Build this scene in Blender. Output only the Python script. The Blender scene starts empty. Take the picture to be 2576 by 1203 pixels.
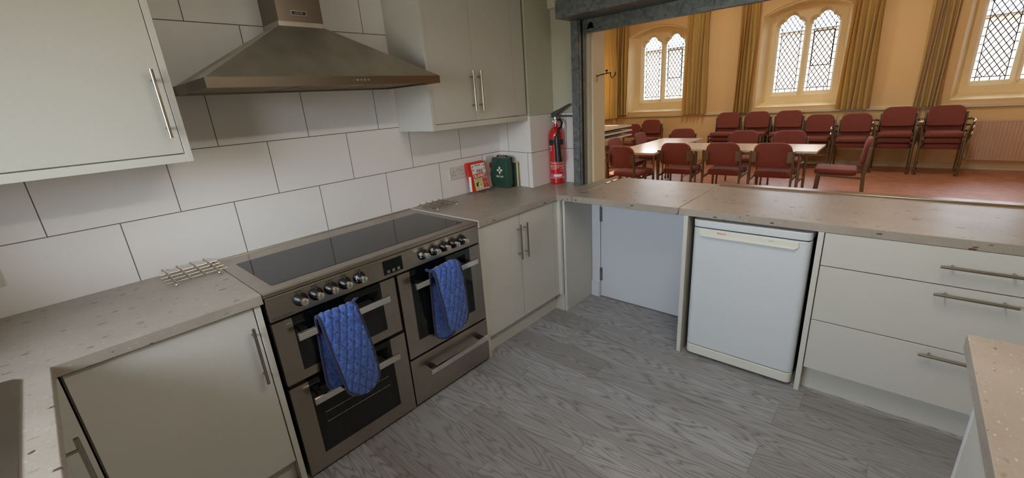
import bpy, bmesh, math, random
from mathutils import Vector, Matrix
from mathutils.geometry import tessellate_polygon
random.seed(7)
S = bpy.context.scene
COL = S.collection
PI = math.pi

# ------------------------------------------------------------------ camera
CAMR = ((0.66307575, -0.74546528, -0.06791218), (-0.27404286, -0.15732275, -0.94876238), (0.69658529, 0.64771217, -0.30860634))
cd = bpy.data.cameras.new('camera'); cam = bpy.data.objects.new('camera', cd); COL.objects.link(cam)
rt, dn, fw = [Vector(v) for v in CAMR]
mw = Matrix((rt, -dn, -fw)).transposed().to_4x4(); mw.translation = (0.0456, -2.3811, 1.5443)
cam.matrix_world = mw
cd.sensor_width = 36; cd.lens = 1067.665 * 36 / 2576; cd.clip_start = 0.01; cd.clip_end = 200
S.camera = cam

# ------------------------------------------------------------------ sky, sun, light through the windows, exposure
S.view_settings.view_transform = 'Standard'; S.view_settings.look = 'None'
S.view_settings.gamma = 1; S.view_settings.use_curve_mapping = False
S.view_settings.exposure = 0.0
S.cycles.use_denoising = True
S.cycles.max_bounces = 10; S.cycles.diffuse_bounces = 6; S.cycles.glossy_bounces = 4
S.cycles.transparent_max_bounces = 12
S.cycles.sample_clamp_indirect = 6
S.cycles.caustics_reflective = False; S.cycles.caustics_refractive = False
W = bpy.data.worlds.new('sky'); S.world = W; W.use_nodes = True
wn = W.node_tree.nodes; wl = W.node_tree.links
bg = wn['Background']
tcw = wn.new('ShaderNodeTexCoord'); sx = wn.new('ShaderNodeSeparateXYZ'); rmp = wn.new('ShaderNodeValToRGB')
wl.new(tcw.outputs['Generated'], sx.inputs[0]); wl.new(sx.outputs['Z'], rmp.inputs[0]); wl.new(rmp.outputs[0], bg.inputs[0])
rmp.color_ramp.elements[0].position = 0.0; rmp.color_ramp.elements[0].color = (0.36, 0.34, 0.31, 1)
rmp.color_ramp.elements[1].position = 0.06; rmp.color_ramp.elements[1].color = (0.88, 0.95, 1.10, 1)
e = rmp.color_ramp.elements.new(0.7); e.color = (0.78, 0.86, 1.04, 1)
bg.inputs[1].default_value = 19.5
sl = bpy.data.lights.new('sun', 'SUN'); sl.energy = 45; sl.angle = 0.01; sl.color = (1, 0.93, 0.82)
so = bpy.data.objects.new('sun', sl); COL.objects.link(so)
so.rotation_euler = Vector((-0.46, -1.0, -1.1)).to_track_quat('-Z', 'Y').to_euler()
def portal(name, loc, normal, w, h):
    l = bpy.data.lights.new(name, 'AREA'); l.shape = 'RECTANGLE'; l.size = w; l.size_y = h; l.cycles.is_portal = True
    o = bpy.data.objects.new(name, l); COL.objects.link(o); o.location = loc
    n = Vector(normal); o.rotation_euler = n.to_track_quat('-Z', 'Z' if abs(n.z) < .5 else 'Y').to_euler()
XH = 10.03
KFILL, HFILL = 16, 22  # power of the added ceiling fill lights, kitchen and hall
for yc in (2.05, -0.735, -3.53):
    portal('window_daylight', (XH + 0.44, yc, 2.05), (-1, 0, 0), 1.1, 1.5)
portal('window_daylight', (8.9, 3.47, 2.05), (0, -1, 0), 1.1, 1.5)
portal('window_daylight', (5.3, 3.47, 2.05), (0, -1, 0), 1.1, 1.5)
portal('window_daylight', (-1.12, -1.25, 1.6), (1, 0, 0), 1.4, 0.94)

# ------------------------------------------------------------------ materials
def lin(c):
    return tuple(((v / 255) / 12.92 if v / 255 <= 0.04045 else ((v / 255 + 0.055) / 1.055) ** 2.4) for v in c) + (1,)
def mat(name, rgb=(200, 200, 200), rough=0.5, metal=0.0, spec=0.5, coat=0.0, sheen=0.0):
    m = bpy.data.materials.new(name); m.use_nodes = True
    b = m.node_tree.nodes['Principled BSDF']
    b.inputs['Base Color'].default_value = lin(rgb); b.inputs['Roughness'].default_value = rough
    b.inputs['Metallic'].default_value = metal; b.inputs['Specular IOR Level'].default_value = spec
    b.inputs['Coat Weight'].default_value = coat; b.inputs['Sheen Weight'].default_value = sheen
    return m
class N:
    def __init__(s, m): s.m = m; s.t = m.node_tree; s.b = s.t.nodes['Principled BSDF']
    def n(s, ty, **k):
        x = s.t.nodes.new(ty)
        for a, v in k.items(): setattr(x, a, v)
        return x
    def l(s, a, b): s.t.links.new(a, b)
    def co(s): return s.n('ShaderNodeTexCoord').outputs['Object']
    def math(s, op, a, b=None, c=None):
        x = s.n('ShaderNodeMath', operation=op)
        for i, v in enumerate((a, b, c)):
            if v is None: continue
            if isinstance(v, (int, float)): x.inputs[i].default_value = v
            else: s.l(v, x.inputs[i])
        return x.outputs[0]
    def sep(s, v):
        x = s.n('ShaderNodeSeparateXYZ'); s.l(v, x.inputs[0]); return x.outputs
    def comb(s, a, b, c=0.0):
        x = s.n('ShaderNodeCombineXYZ')
        for i, v in enumerate((a, b, c)):
            if isinstance(v, (int, float)): x.inputs[i].default_value = v
            else: s.l(v, x.inputs[i])
        return x.outputs[0]
    def mapv(s, v, scale, rot=(0, 0, 0)):
        x = s.n('ShaderNodeMapping'); s.l(v, x.inputs[0]); x.inputs['Scale'].default_value = scale; x.inputs['Rotation'].default_value = rot
        return x.outputs[0]
    def noise(s, v, sc, det=3, rough=0.5, dist=0):
        x = s.n('ShaderNodeTexNoise'); s.l(v, x.inputs['Vector']); x.inputs['Scale'].default_value = sc
        x.inputs['Detail'].default_value = det; x.inputs['Roughness'].default_value = rough; x.inputs['Distortion'].default_value = dist
        return x.outputs['Fac']
    def ramp(s, f, stops):
        x = s.n('ShaderNodeValToRGB'); s.l(f, x.inputs[0]); cr = x.color_ramp
        for i, (p, c) in enumerate(stops):
            el = cr.elements[i] if i < 2 else cr.elements.new(p)
            el.position = p; el.color = lin(c) if len(c) == 3 else c
        return x.outputs[0]
    def mix(s, f, a, b):
        x = s.n('ShaderNodeMix', data_type='RGBA')
        if isinstance(f, (int, float)): x.inputs[0].default_value = f
        else: s.l(f, x.inputs[0])
        for i, v in ((6, a), (7, b)):
            if isinstance(v, tuple): x.inputs[i].default_value = lin(v) if len(v) == 3 else v
            else: s.l(v, x.inputs[i])
        return x.outputs[2]
    def bump(s, h, st=0.3, d=0.002):
        x = s.n('ShaderNodeBump'); s.l(h, x.inputs['Height']); x.inputs['Strength'].default_value = st; x.inputs['Distance'].default_value = d
        s.l(x.outputs[0], s.b.inputs['Normal'])
def vary(m, sc, amt, bump=0.0, stretch=(1, 1, 1)):
    """gentle procedural mottling of the base colour"""
    k = N(m); c = k.mapv(k.co(), stretch); f = k.noise(c, sc, 4)
    base = tuple(k.b.inputs['Base Color'].default_value)
    d = tuple(v * (1 - amt) for v in base[:3]) + (1,); u = tuple(min(1, v * (1 + amt)) for v in base[:3]) + (1,)
    k.l(k.ramp(f, [(0.3, d), (0.7, u)]), k.b.inputs['Base Color'])
    if bump: k.bump(f, bump, 0.002)
    return m
def tile_mat(name, axis, phase, bw=0.4252, sign=1):
    m = mat(name, (214, 206, 196), 0.28, spec=0.45); k = N(m)
    o = k.sep(k.co())
    u = k.math('ADD', k.math('MULTIPLY', o[axis], float(sign)), float(phase))
    v = k.math('SUBTRACT', o['Z'], 0.9046)
    br = k.n('ShaderNodeTexBrick'); br.offset = 0.5; br.offset_frequency = 2; br.squash = 1
    k.l(k.comb(u, v), br.inputs['Vector'])
    br.inputs['Scale'].default_value = 1; br.inputs['Mortar Size'].default_value = 0.0019; br.inputs['Mortar Smooth'].default_value = 0.1
    br.inputs['Brick Width'].default_value = bw; br.inputs['Row Height'].default_value = 0.2654
    br.inputs['Color1'].default_value = lin((234, 229, 225)); br.inputs['Color2'].default_value = lin((237, 233, 230)); br.inputs['Mortar'].default_value = lin((104, 98, 90))
    nz = k.noise(k.co(), 3.0, 2)
    col = k.mix(k.math('MULTIPLY', nz, 0.25), br.outputs['Color'], (226, 219, 213))
    col = k.mix(br.outputs['Fac'], col, (104, 98, 90))
    k.l(col, k.b.inputs['Base Color'])
    k.l(k.math('MULTIPLY_ADD', br.outputs['Fac'], 0.6, 0.28), k.b.inputs['Roughness'])
    k.bump(k.math('SUBTRACT', 1.0, br.outputs['Fac']), 0.5, 0.002)
    return m
M = {}
M['tile_back'] = tile_mat('wall_tile', 'X', 0.0)
M['tile_pillar'] = tile_mat('pillar_tile', 'Y', -0.102, sign=-1)
M['tile_pillar_front'] = tile_mat('pillar_front_tile', 'X', 3.0, bw=9.0)
M['tile_right'] = tile_mat('side_wall_tile', 'Y', -0.469, sign=-1)
M['paint'] = vary(mat('kitchen_wall_paint', (192, 188, 168), 0.85), 2.5, 0.03)
M['ceiling'] = mat('ceiling_paint', (225, 222, 212), 0.9)
M['hall_wall'] = vary(mat('hall_cream_paint', (228, 200, 146), 0.8), 1.2, 0.04)
M['stone'] = vary(mat('window_stone_paint', (242, 226, 182), 0.75), 3, 0.03)
M['cream_trim'] = mat('cream_gloss_paint', (216, 206, 176), 0.4)
M['white_gloss'] = mat('white_gloss_paint', (208, 210, 216), 0.35)
M['unit'] = vary(mat('matt_cashmere_cabinet_board', (196, 193, 184), 0.42), 90, 0.012)
M['unit_edge'] = mat('cabinet_edge_band', (200, 197, 188), 0.4)
M['white_appl'] = mat('white_enamel', (206, 209, 212), 0.3, coat=0.2)
M['cream_plastic'] = mat('aged_white_plastic', (214, 213, 202), 0.35)
M['steel'] = mat('brushed_steel', (168, 156, 142), 0.3, 1.0)
k = N(M['steel']); f = k.noise(k.mapv(k.co(), (1, 1, 60)), 8, 3); k.l(k.math('MULTIPLY_ADD', f, 0.06, 0.27), k.b.inputs['Roughness'])
g = k.noise(k.co(), 5, 3); k.l(k.ramp(g, [(0.3, (162, 151, 139)), (0.75, (176, 166, 154))]), k.b.inputs['Base Color'])
M['hood_steel'] = mat('hood_brushed_steel', (190, 182, 170), 0.33, 1.0)
k = N(M['hood_steel']); g = k.noise(k.co(), 6, 4); k.l(k.ramp(g, [(0.35, (172, 164, 150)), (0.7, (200, 192, 180))]), k.b.inputs['Base Color'])
f = k.noise(k.mapv(k.co(), (4, 200, 200)), 6, 3); k.l(k.math('MULTIPLY_ADD', f, 0.12, 0.38), k.b.inputs['Roughness'])
M['hood_dim'] = mat('hood_steel_dim_reflection', (128, 116, 102), 0.3, 1.0)  # same steel darkened, a dim room reflection put into the colour
M['chrome'] = mat('chrome', (232, 230, 227), 0.12, 1.0)
M['nickel'] = mat('satin_nickel_handle', (172, 164, 152), 0.24, 1.0)
M['galv'] = mat('galvanised_steel', (120, 124, 124), 0.45, 0.75)
k = N(M['galv']); vr = k.n('ShaderNodeTexVoronoi'); k.l(k.co(), vr.inputs['Vector']); vr.inputs['Scale'].default_value = 45
k.l(k.ramp(vr.outputs['Color'], [(0.1, (100, 106, 108)), (0.9, (132, 136, 136))]), k.b.inputs['Base Color'])
M['black_glass'] = mat('black_ceramic_glass', (10, 10, 11), 0.05, spec=0.28)
M['oven_glass'] = mat('dark_oven_glass', (9, 11, 11), 0.06, spec=0.5)
M['black'] = mat('black_plastic', (18, 18, 20), 0.35)
M['rubber'] = mat('matt_black_rubber', (16, 16, 16), 0.8)
M['dark_gap'] = mat('dark_side_gap_shade', (34, 32, 30), 0.7)
M['red'] = mat('red_enamel', (190, 16, 18), 0.25, coat=0.4)
M['red_plastic'] = mat('red_case_plastic', (214, 44, 22), 0.4)
M['red_flat'] = mat('red_print', (200, 40, 34), 0.5)
M['white_print'] = mat('white_print', (230, 228, 222), 0.55)
M['yellow_print'] = mat('yellow_print', (214, 204, 112), 0.55)
M['black_print'] = mat('black_print', (24, 24, 26), 0.55)
M['pink_print'] = mat('pink_print', (208, 70, 104), 0.5)
M['green_cloth'] = vary(mat('dark_green_nylon', (16, 62, 46), 0.65, sheen=0.2), 40, 0.2, 0.4)
M['green_board'] = mat('green_board', (30, 70, 42), 0.5)
M['pale_wood'] = mat('pale_wood_edge', (212, 190, 150), 0.6)
M['plastic_white'] = mat('white_socket_plastic', (206, 202, 196), 0.35)
M['navy'] = vary(mat('navy_binding_cloth', (12, 18, 56), 0.85, sheen=0.3), 60, 0.2)
M['blue'] = mat('blue_chambray', (58, 84, 166), 0.85, sheen=0.3)
k = N(M['blue']); f = k.noise(k.co(), 90, 4, 0.7); g = k.noise(k.co(), 600, 2)
k.l(k.ramp(f, [(0.32, (30, 50, 108)), (0.5, (54, 84, 154)), (0.7, (80, 112, 182))]), k.b.inputs['Base Color']); k.bump(k.math('ADD', f, k.math('MULTIPLY', g, 0.4)), 0.6, 0.003)
M['seat'] = mat('russet_wool_upholstery', (126, 62, 46), 0.9, sheen=0.08)
k = N(M['seat']); f = k.noise(k.co(), 180, 3); k.l(k.ramp(f, [(0.3, (112, 54, 44)), (0.7, (138, 72, 60))]), k.b.inputs['Base Color']); k.bump(f, 0.3, 0.002)
M['bronze'] = mat('bronze_painted_tube', (112, 97, 74), 0.34, 0.6)
M['brass'] = mat('brass', (176, 140, 72), 0.3, 1.0)
M['brass_dark'] = mat('dark_bronze', (60, 46, 30), 0.4, 0.8)
M['table_top'] = vary(mat('beech_laminate', (216, 198, 182), 0.16), 8, 0.05, 0.0, (1, 8, 1))
M['table_edge'] = mat('pale_edge_trim', (208, 204, 190), 0.35)
M['tube_grey'] = mat('grey_steel_tube', (150, 140, 124), 0.35, 0.7)
M['radiator'] = mat('radiator_enamel', (206, 178, 150), 0.4)
M['strip_wood'] = vary(mat('varnished_hardwood', (128, 98, 62), 0.3), 12, 0.15, 0, (12, 1, 12))
M['lead'] = mat('lead_came', (66, 60, 54), 0.6, 0.4)
M['curtain'] = mat('gold_curtain_cloth', (196, 156, 78), 0.85, sheen=0.3)
k = N(M['curtain']); f = k.noise(k.mapv(k.co(), (1, 1, 0.4)), 30, 3)
k.l(k.ramp(f, [(0.3, (216, 194, 116)), (0.7, (226, 206, 130))]), k.b.inputs['Base Color'])
tr = k.n('ShaderNodeBsdfTranslucent'); tr.inputs[0].default_value = lin((240, 200, 90)); mx = k.n('ShaderNodeMixShader'); mx.inputs[0].default_value = 0.35
k.l(k.b.outputs[0], mx.inputs[1]); k.l(tr.outputs[0], mx.inputs[2]); k.l(mx.outputs[0], k.t.nodes['Material Output'].inputs[0])
M['lining'] = mat('cream_curtain_lining', (226, 212, 178), 0.85)
def glass(name):
    m = bpy.data.materials.new(name); m.use_nodes = True; t = m.node_tree; t.nodes.remove(t.nodes['Principled BSDF'])
    a = t.nodes.new('ShaderNodeBsdfTransparent'); a.inputs[0].default_value = (0.9, 0.92, 0.9, 1); b = t.nodes.new('ShaderNodeBsdfGlossy'); b.inputs['Roughness'].default_value = 0.05
    x = t.nodes.new('ShaderNodeMixShader'); fr = t.nodes.new('ShaderNodeFresnel'); fr.inputs[0].default_value = 1.3
    t.links.new(fr.outputs[0], x.inputs[0]); t.links.new(a.outputs[0], x.inputs[1]); t.links.new(b.outputs[0], x.inputs[2])
    t.links.new(x.outputs[0], t.nodes['Material Output'].inputs[0]); return m
M['pane'] = glass('thin_window_glass')
# worktop laminate: taupe stone with short brown and pale flecks
def worktop(name, sxy):
    m = mat(name, (160, 146, 130), 0.34, spec=0.5); k = N(m); c = k.co()
    base = k.ramp(k.noise(c, 5, 4), [(0.3, (142, 130, 118)), (0.7, (160, 149, 137))])
    base = k.mix(k.math('MULTIPLY', k.noise(c, 160, 2), 0.35), base, (188, 178, 166))
    def flecks(scale, thr, seed, big=0.9):
        v = k.n('ShaderNodeTexVoronoi'); v.feature = 'F1'
        wob = k.n('ShaderNodeVectorMath', operation='ADD'); nz = k.n('ShaderNodeTexNoise'); k.l(c, nz.inputs['Vector']); nz.inputs['Scale'].default_value = 55
        sc = k.n('ShaderNodeVectorMath', operation='SCALE'); k.l(nz.outputs['Color'], sc.inputs[0]); sc.inputs['Scale'].default_value = 0.012
        k.l(c, wob.inputs[0]); k.l(sc.outputs[0], wob.inputs[1])
        mp = k.n('ShaderNodeMapping'); k.l(wob.outputs[0], mp.inputs[0]); mp.inputs['Scale'].default_value = sxy; mp.inputs['Location'].default_value = (seed, seed * 2, 0)
        k.l(mp.outputs[0], v.inputs['Vector']); v.inputs['Scale'].default_value = scale
        rnd = k.sep(v.outputs['Color'])[0]
        r = k.math('MULTIPLY', k.math('SUBTRACT', rnd, thr), big)          # only some cells carry a fleck, of varied size
        return k.math('LESS_THAN', v.outputs['Distance'], r)
    col = k.mix(k.math('MULTIPLY', flecks(130, 0.66, 3, 0.75), 0.75), base, (206, 199, 188))
    col = k.mix(k.math('MULTIPLY', flecks(60, 0.70, 7, 1.2), 0.6), col, (132, 116, 102))
    col = k.mix(k.math('MULTIPLY', flecks(50, 0.84, 1, 2.4), 0.95), col, (84, 58, 44))
    col = k.mix(k.math('MULTIPLY', flecks(60, 0.86, 5, 1.5), 0.7), col, (212, 204, 192))
    k.l(col, k.b.inputs['Base Color']); return m
M['worktop'] = worktop('stone_effect_laminate', (0.45, 1.4, 1.4))
M['worktop_side'] = worktop('stone_effect_laminate_turned', (1.4, 0.45, 1.4))
# kitchen floor: grey oak vinyl planks running along y
m = mat('grey_oak_vinyl', (140, 134, 126), 0.42); k = N(m); o = k.sep(k.co())
PW, PL = 0.185, 1.22
ix = k.math('FLOOR', k.math('DIVIDE', o['X'], PW))
wn1 = k.n('ShaderNodeTexWhiteNoise', noise_dimensions='1D'); k.l(ix, wn1.inputs['W'])
yy = k.math('ADD', k.math('DIVIDE', o['Y'], PL), k.math('MULTIPLY', wn1.outputs['Value'], 7.3)); iy = k.math('FLOOR', yy)
wn2 = k.n('ShaderNodeTexWhiteNoise', noise_dimensions='2D'); k.l(k.comb(ix, iy), wn2.inputs['Vector']); rnd = wn2.outputs['Value']
px = k.math('FRACT', k.math('DIVIDE', o['X'], PW)); py = k.math('FRACT', yy)
off = k.math('MULTIPLY', rnd, 37.0)
gc = k.comb(k.math('ADD', k.math('MULTIPLY', o['X'], 5.5), off), k.math('ADD', k.math('MULTIPLY', o['Y'], 0.62), off), off)
g1 = k.noise(gc, 1.3, 2.5, 0.5, 0.25)
ring = k.math('ABSOLUTE', k.math('SINE', k.math('MULTIPLY', g1, 78.0)))
fine = k.noise(k.comb(k.math('MULTIPLY', o['X'], 130.0), k.math('ADD', k.math('MULTIPLY', o['Y'], 6.0), off), off), 1.6, 4, 0.65)
blot = k.noise(gc, 0.9, 3)
c1 = k.ramp(ring, [(0.0, (92, 90, 90)), (0.28, (142, 142, 144)), (1.0, (180, 181, 184))])
c1 = k.mix(k.math('MULTIPLY', fine, 0.55), c1, (118, 117, 118))
c1 = k.mix(k.math('MULTIPLY', blot, 0.4), c1, (164, 164, 166))
c1 = k.mix(k.math('MULTIPLY', rnd, 0.5), c1, (112, 104, 98))
ex = k.math('MINIMUM', px, k.math('SUBTRACT', 1.0, px)); ey = k.math('MINIMUM', py, k.math('SUBTRACT', 1.0, py))
seam = k.math('MAXIMUM', k.math('LESS_THAN', ex, 0.006), k.math('LESS_THAN', ey, 0.001))
c1 = k.mix(k.math('MULTIPLY', seam, 0.45), c1, (84, 78, 72))
k.l(c1, k.b.inputs['Base Color']); k.bump(k.math('ADD', fine, k.math('MULTIPLY', ring, 0.4)), 0.25, 0.001)
M['floor'] = m
m = mat('terracotta_marbled_vinyl', (180, 112, 78), 0.40, spec=0.8); k = N(m)
k.l(k.ramp(k.noise(k.co(), 6, 6, 0.65), [(0.3, (156, 98, 72)), (0.7, (190, 134, 104))]), k.b.inputs['Base Color'])
k.bump(k.noise(k.co(), 30, 2), 0.05, 0.002)
M['hall_floor'] = m

# ------------------------------------------------------------------ mesh helpers
class MB:
    def __init__(s): s.v = []; s.f = []
    def add(s, vs, fs):
        n = len(s.v); s.v += [Vector(p) for p in vs]; s.f += [tuple(i + n for i in f) for f in fs]; return s
    def box(s, x0, x1, y0, y1, z0, z1):
        return s.add([(x, y, z) for z in (z0, z1) for y in (y0, y1) for x in (x0, x1)],
                     [(0, 2, 3, 1), (4, 5, 7, 6), (0, 1, 5, 4), (2, 6, 7, 3), (0, 4, 6, 2), (1, 3, 7, 5)])
    def loft(s, rings, cap=True, closed=True):
        n = len(rings[0]); base = len(s.v)
        for r in rings: s.v += [Vector(p) for p in r]
        for i in range(len(rings) - 1):
            for j in range(n if closed else n - 1):
                a = base + i * n + j; b = base + i * n + (j + 1) % n
                s.f.append((a, b, b + n, a + n))
        if cap:
            s.f.append(tuple(base + j for j in reversed(range(n)))); s.f.append(tuple(base + (len(rings) - 1) * n + j for j in range(n)))
        return s
    def path(s, pts, prof):
        """sweep a closed 2D profile along a polyline"""
        pts = [Vector(p) for p in pts]; rings = []
        t0 = (pts[1] - pts[0]).normalized(); up = Vector((0, 0, 1)) if abs(t0.z) < 0.9 else Vector((1, 0, 0))
        nrm = (up - t0 * up.dot(t0)).normalized()
        for i, p in enumerate(pts):
            if i == 0: t = t0
            elif i == len(pts) - 1: t = (pts[-1] - pts[-2]).normalized()
            else: t = ((pts[i + 1] - p).normalized() + (p - pts[i - 1]).normalized()).normalized()
            nrm = (nrm - t * nrm.dot(t)).normalized(); bn = t.cross(nrm)
            rings.append([p + bn * a + nrm * b for a, b in prof])
        return s.loft(rings)
    def tube(s, pts, r, seg=10): return s.path(pts, [(r * math.cos(2 * PI * i / seg), r * math.sin(2 * PI * i / seg)) for i in range(seg)])
    def rtube(s, pts, w, h): return s.path(pts, [(-w / 2, -h / 2), (w / 2, -h / 2), (w / 2, h / 2), (-w / 2, h / 2)])
    def lathe(s, prof, c, axis='z', seg=24):
        ax = {'x': (Vector((0, 1, 0)), Vector((0, 0, 1)), Vector((1, 0, 0))), 'y': (Vector((0, 0, 1)), Vector((1, 0, 0)), Vector((0, 1, 0))), 'z': (Vector((1, 0, 0)), Vector((0, 1, 0)), Vector((0, 0, 1)))}[axis] if isinstance(axis, str) else axis
        c = Vector(c)
        return s.loft([[c + ax[2] * h + (ax[0] * math.cos(2 * PI * i / seg) + ax[1] * math.sin(2 * PI * i / seg)) * max(r, 1e-4) for i in range(seg)] for r, h in prof])
    def sphere(s, c, r, seg=12):
        return s.lathe([(r * math.sin(PI * i / 8), -r * math.cos(PI * i / 8)) for i in range(9)], c, 'z', seg)
    def prism(s, poly, fn, d0, d1):
        """poly: 2D outline; fn(a, b, d) -> 3D"""
        return s.loft([[fn(a, b, d0) for a, b in poly], [fn(a, b, d1) for a, b in poly]])
    def build(s, name, m, parent=None, bevel=0, smooth=False, off=None, seg=2):
        me = bpy.data.meshes.new(name)
        o_ = off if off is not None else OFF.get(parent.name if parent else None, Vector((0, 0, 0)))
        me.from_pydata([p - o_ for p in s.v], [], s.f); me.update()
        bm = bmesh.new(); bm.from_mesh(me); bmesh.ops.recalc_face_normals(bm, faces=bm.faces); bm.to_mesh(me); bm.free()
        me.materials.append(m)
        o = bpy.data.objects.new(name, me); COL.objects.link(o)
        if parent: o.parent = parent; OFF[o.name] = o_
        if smooth:
            me.polygons.foreach_set('use_smooth', [True] * len(me.polygons)); me.set_sharp_from_angle(angle=math.radians(38))
        if bevel:
            b = o.modifiers.new('bevel', 'BEVEL'); b.width = bevel; b.segments = seg; b.limit_method = 'ANGLE'; b.angle_limit = math.radians(40)
        return o
OFF = {None: Vector((0, 0, 0))}
def box(*a): return MB().box(*a)
def tag(o, label=None, cat=None, group=None, kind=None):
    if label: o['label'] = label
    if cat: o['category'] = cat
    if group: o['group'] = group
    if kind: o['kind'] = kind
    return o
def thing(name, label, cat, loc=(0, 0, 0), rz=0, group=None, local=False):
    o = bpy.data.objects.new(name, None); COL.objects.link(o); o.location = loc; o.rotation_euler = (0, 0, rz)
    o.empty_display_size = 0.1; OFF[o.name] = Vector((0, 0, 0)) if local else Vector(loc)
    return tag(o, label, cat, group)
def solo(mb, name, m, label, cat, loc, group=None, bevel=0, smooth=False):
    o = mb.build(name, m, None, bevel, smooth, off=Vector(loc)); o.location = loc; return tag(o, label, cat, group)
def struct(name, mb, m, label=None, parent=None, bevel=0):
    o = mb.build(name, m, parent, bevel)
    if not parent: tag(o, label, None, None, 'structure')
    return o
def dup(root, loc=None, rz=None, label=None, group=None):
    def cp(o, par):
        c = o.copy(); COL.objects.link(c); c.parent = par
        for ch in list(o.children): cp(ch, c)
        return c
    r = cp(root, None)
    if loc is not None: r.location = loc
    if rz is not None: r.rotation_euler = (0, 0, rz)
    if label: r['label'] = label
    if group: r['group'] = group
    return r
def text(body, size, fn, m, parent, name='lettering', depth=0.0006, bold=0.0, sx=1.0):
    """flat lettering; fn(a, b) -> point of the surface, letters extruded a hair outward"""
    cu = bpy.data.curves.new('t', 'FONT'); cu.body = body; cu.size = size; cu.align_x = 'CENTER'; cu.align_y = 'CENTER'; cu.offset = bold; cu.resolution_u = 3
    to = bpy.data.objects.new('t', cu); COL.objects.link(to)
    bpy.context.view_layer.update()
    me0 = bpy.data.meshes.new_from_object(to.evaluated_get(bpy.context.evaluated_depsgraph_get()))
    vs = [tuple(v.co) for v in me0.vertices]; fs = [tuple(p.vertices) for p in me0.polygons]
    bpy.data.objects.remove(to); bpy.data.curves.remove(cu); bpy.data.meshes.remove(me0)
    mb = MB(); mb.add([fn(x * sx, y) for x, y, z in vs], fs)
    return mb.build(name, m, parent)
def rrect(w, h, r, n=6, cx=0, cy=0):
    pts = []
    for qx, qy, a0 in ((1, 1, 0), (-1, 1, 90), (-1, -1, 180), (1, -1, 270)):
        for i in range(n + 1):
            a = math.radians(a0 + 90 * i / n); pts.append((cx + qx * (w / 2 - r) + r * math.cos(a), cy + qy * (h / 2 - r) + r * math.sin(a)))
    return pts

ZW, ZB = 0.91, 0.87      # worktop top and underside
YF, XR = -0.66, 2.377    # front edges of the tiled-wall run and of the hatch run
WX = 2.80                # kitchen face of the hatch wall
# ------------------------------------------------------------------ the setting
struct('floor', box(-0.745, 2.9, -3.25, 0, -0.05, 0), M['floor'], 'grey oak-effect plank vinyl floor of the kitchen')
struct('floor', box(2.9, 10.1, -5.6, 3.05, -0.05, 0), M['hall_floor'], 'terracotta marbled vinyl floor of the hall')
struct('ceiling', box(-0.8, 2.9, -3.3, 0.05, 2.45, 2.5), M['ceiling'], 'white kitchen ceiling')
struct('ceiling', box(2.9, 10.1, -5.65, 3.1, 4.2, 4.25), M['ceiling'], 'hall ceiling')
struct('wall_back', box(-0.745, 2.80, 0, 0.1, 0, 2.45), M['tile_back'], 'kitchen wall of large off-white tiles behind the range cooker')
mb = MB(); mb.box(-1.145, -0.745, -3.35, -1.95, 0, 2.45).box(-1.145, -0.745, -0.55, 0.1, 0, 2.45).box(-1.145, -0.745, -1.95, -0.55, 0, 1.12).box(-1.145, -0.745, -1.95, -0.55, 2.08, 2.45)
struct('wall_left', mb, M['paint'], 'kitchen wall with the window over the sink')
struct('wall_rear', box(-0.745, 2.80, -3.35, -3.25, 0, 2.45), M['paint'], 'kitchen wall behind the photographer')
mb = MB()
mb.box(WX, 3.0, -0.66, 3.03, 0, 4.2).box(WX, 3.0, -3.1, -0.66, 2.12, 4.2).box(WX, 3.0, -5.6, -3.1, 0, 4.2)
mb.box(WX, 3.0, -3.1, -1.56, 0, ZB).box(WX, 3.0, -0.765, -0.66, 0, ZB)
struct('wall_right', mb, M['paint'], 'wall with the serving hatch between kitchen and hall')
# hall side is cream: a thin skin of plaster and the hatch reveal lining
mb = MB(); mb.box(3.0, 3.012, -0.66, 3.03, 0, 4.2).box(3.0, 3.012, -3.1, -0.66, 2.12, 4.2).box(3.0, 3.012, -5.6, -3.1, 0, 4.2).box(3.0, 3.012, -3.1, -1.56, 0, ZB)
struct('trim_1', mb, M['hall_wall'], 'cream plaster on the hall side of the hatch wall')
struct('trim_2', box(2.85, 3.012, -0.672, -0.66, ZW, 2.12), M['cream_trim'], 'cream painted lining of the hatch opening')
# corner pillar, tiled to z 1.44 and painted above
pl = [(2.555, 0), (2.505, -0.351), (WX, -0.351), (WX, 0)]
mb = MB(); mb.prism(pl, lambda a, b, d: (a, b, d), 0, 2.45)
struct('wall_pillar', mb, M['paint'], 'boxed-out pillar in the corner by the serving hatch')
mb = MB(); mb.add([(2.555, 0, ZW), (2.505, -0.351, ZW), (2.505, -0.351, 1.44), (2.555, 0, 1.44), (2.548, 0, ZW), (2.498, -0.3585, ZW), (2.498, -0.3585, 1.44), (2.548, 0, 1.44)],
       [(4, 5, 6, 7), (7, 6, 2, 3), (5, 1, 2, 6), (4, 0, 1, 5)])
struct('trim_3', mb, M['tile_pillar'], 'tiling on the side of the corner pillar')
struct('trim_4', box(2.498, WX, -0.3585, -0.351, ZW, 1.44), M['tile_pillar_front'], 'tiling on the front of the corner pillar')
struct('trim_5', box(WX - 0.008, WX, -0.600, -0.3585, ZW, 1.44), M['tile_right'], 'tiling between the corner pillar and the hatch')
struct('trim_6', box(2.77, WX, -0.585, -0.351, 2.15, 2.45), M['cream_trim'], 'boxed-in trunking above the tiles beside the shutter')
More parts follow.
